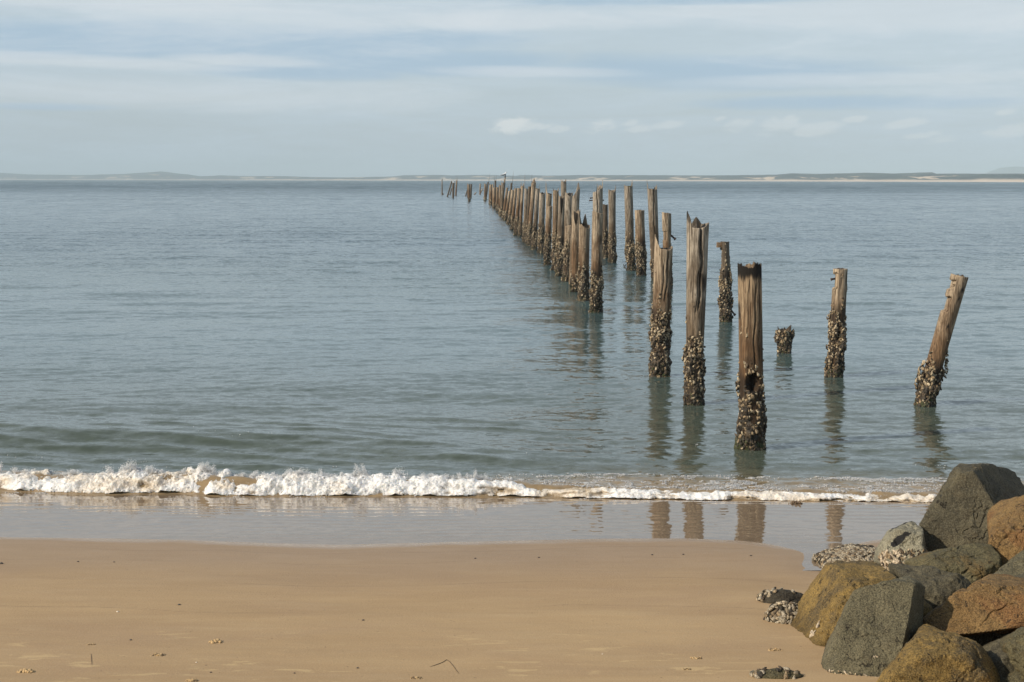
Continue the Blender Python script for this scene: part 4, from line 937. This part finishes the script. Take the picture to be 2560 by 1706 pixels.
shell_part(byl['small pale b'], K3, (lambda u, v: (v > 1378) & (u < 2250), 200, 37, dict(dens=-.4)), (lambda u, v: (u > 2245) & (v > 1375), 300, 38, dict(size=(.012, .022), pale=.05, dens=-.4)))
# ------------------------------------------------------------------ surf: the foaming front of the small wave
foam_m, t = material('surf_foam')
fc = attr(t, 'Col'); n1 = t.noise(t.co, 45, 4, .7)
setb(t, fc, .55, n1, .02, .6, .4); t.b.inputs['Subsurface Weight'].default_value = 0.8; t.b.inputs['Subsurface Radius'].default_value = (1, .92, .8); t.b.inputs['Subsurface Scale'].default_value = .11
SEA_R = np.random.RandomState(4)
def seah(x, y): return sea_height(x, y) + bore(x, y)
WHITE = np.array([.86, .86, .84]); BEIGE = np.array([.66, .53, .36]); SANDW = np.array([.42, .30, .17])
def env(x):                                         # height of the foam wall along the beach
    e = np.interp(x, [-9, -6.2, -5.2, -4.4, -3.9, -3.2, -2.2, -1.2, -.4, .3, .9, 1.5, 8], [.125, .12, .15, .195, .195, .15, .16, .15, .125, .080, .062, .050, .042])
    lump = 1 + .30 * fbm(P3(x * 1.9, 1.), 2, 91) + .34 * np.abs(fbm(P3(x * 4.5, 2.), 2, 92)) + .16 * fbm(P3(x * 15, 5.), 2, 93)
    return e * lump * np.where(x > .9, .95 + .55 * np.abs(fbm(P3(x * 8, 3.), 3, 95)), 1.0)
def hole_mask(x, z, e):                              # places where brown water shows through the foam
    q = z / np.maximum(e, .02)
    m = fbm(P3(x * 3.8, q * 2.0, 4.), 4, 55)
    left = sstep(-1.2, -3.0, x)
    return m + .10 * left * np.exp(-((q - .25) / .28) ** 2) - .25 * sstep(.7, 1.0, q) - .30 - .28 * np.exp(-((x + 3.35) / .45) ** 2) + .34 * sstep(-1.2, 1.2, x)
def front_point(x, q, e):
    y = yfront(x) + .02 + (.05 * fbm(P3(x * 4.5, 7.), 3, 33) + .03 * fbm(P3(x * 14, 7.), 2, 34)) * sstep(-.5, 1.2, x) + .42 * q ** 1.2 * np.clip(e / .2, .45, 1.1)
    z = .012 + e * np.sin(np.clip(q, 0, 1.15) * math.pi / 2 * .95) ** .8
    return y, z
VV, FF, CC, off = [], [], [], 0
def addp(V, Fc, C):
    global off
    VV.append(V); FF.append(Fc + off); CC.append(C); off += len(V)
# 1. the churned wall: a densely folded sheet
nx, nq = 2600, 44
xg = np.linspace(-8.6, 7.6, nx); qg = np.linspace(0, 1.35, nq)
X_, Q_ = np.meshgrid(xg, qg); E_ = env(X_); Yw, Zw = front_point(X_, np.minimum(Q_, 1.0), E_)
back_ = np.clip(Q_ - 1, 0, None); Yw = Yw + back_ * .55; Zw = Zw * (1 - back_ * 2.0)
pp_ = P3(X_, Yw, Zw)
dsp = .060 * fbm(pp_ * np.array([5, 7, 7]), 3, 81) + .030 * np.abs(fbm(pp_ * np.array([15, 15, 17]), 3, 82)) + .010 * fbm(pp_ * 48, 2, 83) - .035 * sstep(.0, .3, hole_mask(X_, Zw, E_))
dsp = dsp * np.clip(E_ / .16, .62, 1.15)
Yw = Yw - dsp * .9; Zw = np.maximum(Zw + dsp * .8, .004)
hm = hole_mask(X_, Zw, E_) 
tone = sstep(.05, .45, fbm(P3(X_ * 1.4, Zw * 5, 8.), 4, 66) + .16 * sstep(0, 3, X_))[..., None]
tone2 = sstep(-.05, .30, hm)[..., None]
Cw = WHITE * (1 - .6 * tone) + BEIGE * .6 * tone; Cw = Cw * (1 - .8 * tone2) + np.array([.33, .25, .15]) * .8 * tone2
keepf = gridf(nq, nx); hv = hm.ravel(); kk_ = (hv[keepf].max(1) < .52) & (Zw.ravel()[keepf].min(1) > .006)
addp(P3(X_, Yw, Zw).reshape(-1, 3), np.concatenate([keepf[kk_][:, [0, 1, 2]], keepf[kk_][:, [0, 2, 3]]]), Cw.reshape(-1, 3))
# 2. froth: bubbles and clots all over it
rng = SEA_R
def froth(n, xr, qr, rr, jit, tmpl, thr=.22, seed=0, xfun=None):
    x = rng.uniform(*xr, n); q = rng.uniform(*qr, n) ; e = env(x); y, z = front_point(x, np.minimum(q, 1), e)
    y = y + np.clip(q - 1, 0, 1) * .5; z = z * (1 - np.clip(q - 1, 0, 1) * 1.2)
    pw = P3(x, y, z); dd = (.060 * fbm(pw * np.array([5, 7, 7]), 3, 81) + .030 * np.abs(fbm(pw * np.array([15, 15, 17]), 3, 82))) * np.clip(e / .16, .62, 1.15)
    y = y - dd * .9 - jit * np.abs(rng.normal(0, 1, n)) * .6; z = z + dd * .8 + jit * rng.normal(0, 1, n)
    h_ = hole_mask(x, z, e); dens = fbm(P3(x * 9, z * 14, seed), 3, 13 + seed)
    ok = (h_ < thr) & (dens > -.25) & (z > .004); x, y, z, e, h_ = x[ok], y[ok], z[ok], e[ok], h_[ok]; m = len(x)
    tn = sstep(.05, .45, fbm(P3(x * 1.4, z * 5, 8.), 4, 66) + .16 * sstep(0, 3, x))[:, None]
    col = WHITE * (1 - .5 * tn) + BEIGE * .5 * tn; hn = sstep(.0, .25, h_)[:, None]; col = col * (1 - .4 * hn) + BEIGE * .4 * hn
    s = rng.uniform(*rr, m) * np.clip(e / .16, .5, 1.1)
    V, Fc = scatter(tmpl[0], tmpl[1], P3(x, y, z), rng.normal(0, 1, (m, 3)), np.stack([s, s * rng.uniform(.6, 1.2, m), s * rng.uniform(.6, 1.2, m)], 1), rng.uniform(0, 6.28, m), rng, .22)
    addp(V, Fc, np.repeat(col * rng.uniform(.93, 1.04, (m, 1)), len(tmpl[0]), 0))
froth(42000, (-8.6, 7.6), (0, 1.2), (.0018, .0048), .006, (I1, I1F), .20, 1)
froth(900, (-8.6, 7.6), (0, 1.0), (.006, .012), .003, (I2, I2F), .06, 2)
# 3. spray thrown up from the crest
for kx in range(150):
    x0 = rng.uniform(-8.4, 1.2) if kx > 40 else rng.choice([-6.1, -4.3, -3.7, -3.2, -2.6, -5.4, -1.9, -.9, -.45, -4.9]) + rng.normal(0, .05)
    e0 = float(env(np.array([x0]))[0]); hh = rng.gamma(1.6, .028) * np.clip(e0 / .2, .3, 1.2) + .02
    hh = min(hh, .15); n = int(110 + 1700 * hh); a = rng.rand(n)
    wdt = .012 + .05 * hh * 5 * rng.rand()
    x = x0 + rng.normal(0, 1, n) * wdt * (1 - .35 * a) + a * hh * rng.normal(0, .35)
    y = float(yfront(np.array([x0]))[()] if np.ndim(yfront(np.array([x0]))) == 0 else yfront(np.array([x0]))[0]) + .42 + rng.normal(0, .03, n)
    z = e0 * .95 + hh * a * rng.uniform(.6, 1.1, n)
    s = rng.uniform(.0016, .0056, n) * (1.25 - .7 * a)
    st = np.stack([s * .9, s * .9, s * rng.uniform(.8, 2.2, n)], 1)
    V, Fc = scatter(I1[:12] if False else I1, I1F, P3(x, y, z), np.tile([[.1, 0, 1.0]], (n, 1)) + rng.normal(0, .4, (n, 3)), st, rng.uniform(0, 6, n), rng, .2)
    addp(V, Fc, np.tile(WHITE * .98, (len(V), 1)))
# 4. lace of foam lying on the water behind the front, strongest on the right
def lace(n, xr, tr, dens_f, rr, seed, colmix=.25, flat=.35):
    x = rng.uniform(*xr, n); tt_ = rng.uniform(*tr, n); y = yfront(x) + tt_
    f1 = 1 - np.abs(fbm(P3(x * 2.4, y * 5.5, seed), 4, 23 + seed)) * 2.6
    f2 = fbm(P3(x * 1.1, y * 2.2, seed + 3.), 3, 29)
    ok = f1 + f2 * .7 > dens_f(x, tt_) + rng.uniform(-.08, .08, n); x, y = x[ok], y[ok]; m = len(x)
    z = seah(x, y) + .022 * fbm(P3(x * 7, y * 9, 2.), 4, 21) + rng.uniform(0, .008, m)
    s = rng.uniform(*rr, m); st = np.stack([s * 1.3, s, s * flat], 1)
    V, Fc = scatter(I1, I1F, P3(x, y, z), np.tile([[0, -.25, 1.0]], (m, 1)) + rng.normal(0, .12, (m, 3)), st, rng.uniform(0, 6, m), rng, .2)
    tn = (rng.rand(m, 1) * colmix + .3 * colmix); col = WHITE * (1 - tn) + BEIGE * tn
    addp(V, Fc, np.repeat(col, len(I1), 0))
lace(52000, (-.2, 7.6), (.25, 1.35), lambda x, q: 1.02 - .18 * sstep(0, 2.5, x) - .16 * np.exp(-((q - 1.05) / .16) ** 2) - .2 * sstep(.45, .25, q) , (.004, .011), 1)
lace(9000, (-8.6, 7.6), (1.4, 4.5), lambda x, q: 1.10 + .05 * q, (.004, .009), 2, .1)
lace(9000, (-8.6, 1.5), (-.28, -.02), lambda x, q: .82, (.004, .011), 5, .3, .25)
foam = mesh_np('surf_foam', np.concatenate(VV), np.concatenate(FF), foam_m, attrs={'Col': np.clip(np.concatenate(CC), 0, .9)})
tag(foam, kind='stuff')
del VV, FF, CC
# ------------------------------------------------------------------ small things on the sand
def on_sand(u, v):
    z = .3
    for _ in range(6): c = hit(u, v, z); z = float(sand_z(np.array([c[0]]), np.array([c[1]]))[0])
    return np.array([c[0], c[1], z])
clod_m, t = material('crumbly_sand'); n1 = t.noise(t.co, 60, 4, .7); setb(t, t.mix(n1, (.42, .28, .13), (.55, .39, .20)), .9, n1, .01)
weed_m, t = material('dried_seaweed'); n1 = t.noise(t.co, 50, 3); setb(t, t.mix(n1, (.06, .038, .02), (.14, .09, .045)), .7)
peb_m, t = material('dark_pebble'); setb(t, t.mix(t.noise(t.co, 60, 3), (.03, .026, .022), (.07, .06, .05)), .6)
wsh_m, t = material('white_shell_bit'); setb(t, t.mix(t.noise(t.co, 80, 3), (.6, .52, .40), (.75, .68, .56)), .5)
def clod(u, v, wpx, label, seed, group='crumbs of sand and weed', hz=.22, mixweed=.3, cat='sand clump'):
    p = on_sand(u, v); r = wpx * .42 * p[1] / F; rng = np.random.RandomState(seed)
    root = empty('sand_clump', p, label, cat, group)
    n = 26; a = rng.uniform(-1, 1, n); b = rng.normal(0, .22, n); s = r * rng.uniform(.12, .36, n) * (1 - .5 * np.abs(a))
    V, Fc = scatter(I2, I2F, np.stack([a * r, b * r * 1.2, s * .15], 1), np.tile([[0, 0, 1.]], (n, 1)) + rng.normal(0, .2, (n, 3)), np.stack([s * 1.5, s, s * hz * 1.6], 1), rng.uniform(-.5, .5, n) + 1.57, rng, .25)
    mesh_np('sand_crumbs', V, Fc, clod_m, root)
    n = 16; a = rng.uniform(-.8, .9, n); s = r * rng.uniform(.05, .16, n)
    V, Fc = scatter(I1, I1F, np.stack([a * r, rng.normal(-.18, .22, n) * r, s * .3 + .002], 1), np.tile([[0, 0, 1.]], (n, 1)) + rng.normal(0, .3, (n, 3)), np.stack([s * 2.4, s * .6, s * .5], 1), rng.uniform(-.5, .5, n) + 1.57, rng, .2)
    mesh_np('weed_bits', V, Fc, weed_m, root)
clod(66, 1680, 50, 'largest crumbly sand clump, near the bottom left corner', 1, hz=.6)
clod(540, 1606, 40, 'sand clump with a raised lump, between the left edge and the middle', 2, hz=.7)
clod(396, 1638, 42, 'reddish brown sand clump right of the upright twig', 3)
clod(228, 1612, 24, 'thin sand clump just above the upright twig', 4)
clod(479, 1703, 38, 'orange sand clump cut by the bottom edge', 5, hz=.5)
clod(1040, 1696, 34, 'sand clump below the bent twig near the bottom edge', 6)
clod(1740, 1646, 34, 'sand clump with dark weed left of the yellow boulder', 7)
clod(1938, 1626, 40, 'sand clump with a pale strip beside the yellow boulder', 8)
clod(1718, 1674, 26, 'small dark dab of weed near the thin crusted stone', 10, hz=.1)
def twig(pts, r, label, nm='twig'):
    W = [on_sand(u, v) + (0, 0, r * .8) for u, v in pts]; o = np.array(W[0]); V = []
    W = [np.array(w_) - o for w_ in W]
    for i, p in enumerate(W):
        d_ = W[min(i + 1, len(W) - 1)] - W[max(i - 1, 0)]; d_ /= np.linalg.norm(d_); a = np.cross(d_, (0, 0, 1.)); a /= np.linalg.norm(a); b = np.cross(d_, a)
        rr = r * (1 - .5 * i / len(W)) * (.3 if i in (0, len(W) - 1) else 1)
        for k in range(6): V.append(p + (a * math.cos(k * 1.047) + b * math.sin(k * 1.047)) * rr)
    ob = mesh_np(nm, np.array(V), gridf(len(W), 6, True), weed_m); ob.location = o; tag(ob, label, 'twig')
twig([(1075, 1668), (1090, 1663), (1106, 1657), (1117, 1650), (1124, 1655), (1134, 1667), (1141, 1677), (1148, 1686)], .0022, 'thin bent twig lying like a hook near the bottom middle')
twig([(228, 1635), (228.5, 1645), (229, 1655), (230, 1665)], .0018, 'short straight twig pointing to the sea, bottom left')
def pebble(u, v, wpx, mat, label, seed, nm='pebble', cat='pebble', group='dark pebbles strewn on the sand'):
    p = on_sand(u, v); r = wpx / 2 * p[1] / F; V = I2 * (1 + .2 * fbm(I2 * 1.5 + seed, 2, seed)[:, None]) * np.array([r, r * .8, r * .55])
    o = mesh_np(nm, V, I2F, mat); o.location = p + np.array([0, 0, r * .25]); tag(o, label, cat, group)
for i, (u, v, w_, lab) in enumerate([(448, 1513, 8, 'dark pebble far from others, on clean sand left of the middle'), (327, 1601, 7, 'dark pebble above the reddish sand clump'), (908, 1551.5, 7, 'dark pebble on smooth sand nearest the picture middle'),
        (1347, 1395, 6, 'dark pebble close to the water, middle one of a loose line'), (1188, 1397, 6, 'dark pebble close to the water, leftmost of a loose line'), (1630, 1388, 6, 'dark pebble close to the water, third of a loose line'), (1708, 1387, 6, 'dark pebble close to the water, fourth of a loose line'), (1877, 1390, 6, 'dark pebble close to the water, nearest the reef stone'),
        (3, 1410, 10, 'dark pebble at the left edge, by the waterline'), (894, 1671, 7, 'dark pebble at the bottom, right one of a pair'), (736, 1684, 6, 'dark pebble at the bottom, left one of a pair'), (527, 1682, 6, 'dark pebble below the raised sand lump'), (195, 1405, 6, 'dark pebble in upper left sand, near the wet edge'), (285, 1406, 5, 'dark pebble right of another in the upper left sand')]):
    pebble(u, v, w_, peb_m, lab, i + 1)
for i, (u, v, w_, lab) in enumerate([(294, 1530.5, 7, 'tiny white shell bit alone on the left sand'), (491, 1657, 5, 'tiny white shell bit between the sand clumps'), (1506, 1636, 4, 'tiny white shell bit on the right sand')]):
    pebble(u, v, w_, wsh_m, lab, 30 + i, 'shell_fragment', 'shell', 'white shell bits on the sand')
# weed clump stranded in the shallow film
rng = np.random.RandomState(3); p = hit(1990, 1262, .03); n = 46
a = rng.normal(0, .36, n); s = rng.uniform(.014, .03, n)
V, Fc = scatter(I1, I1F, np.stack([a * .09, rng.normal(0, .03, n), np.abs(rng.normal(0, .014, n)) * (1.2 - np.minimum(1, np.abs(a)))], 1), rng.normal(0, 1, (n, 3)), np.stack([s * 1.2, s * .4, s * .4], 1), rng.uniform(0, 6, n), rng, .25)
o = mesh_np('seaweed_clump', V, Fc, weed_m); o.location = p; tag(o, 'dark seaweed clump stranded in the shallow wash below the foam', 'seaweed')
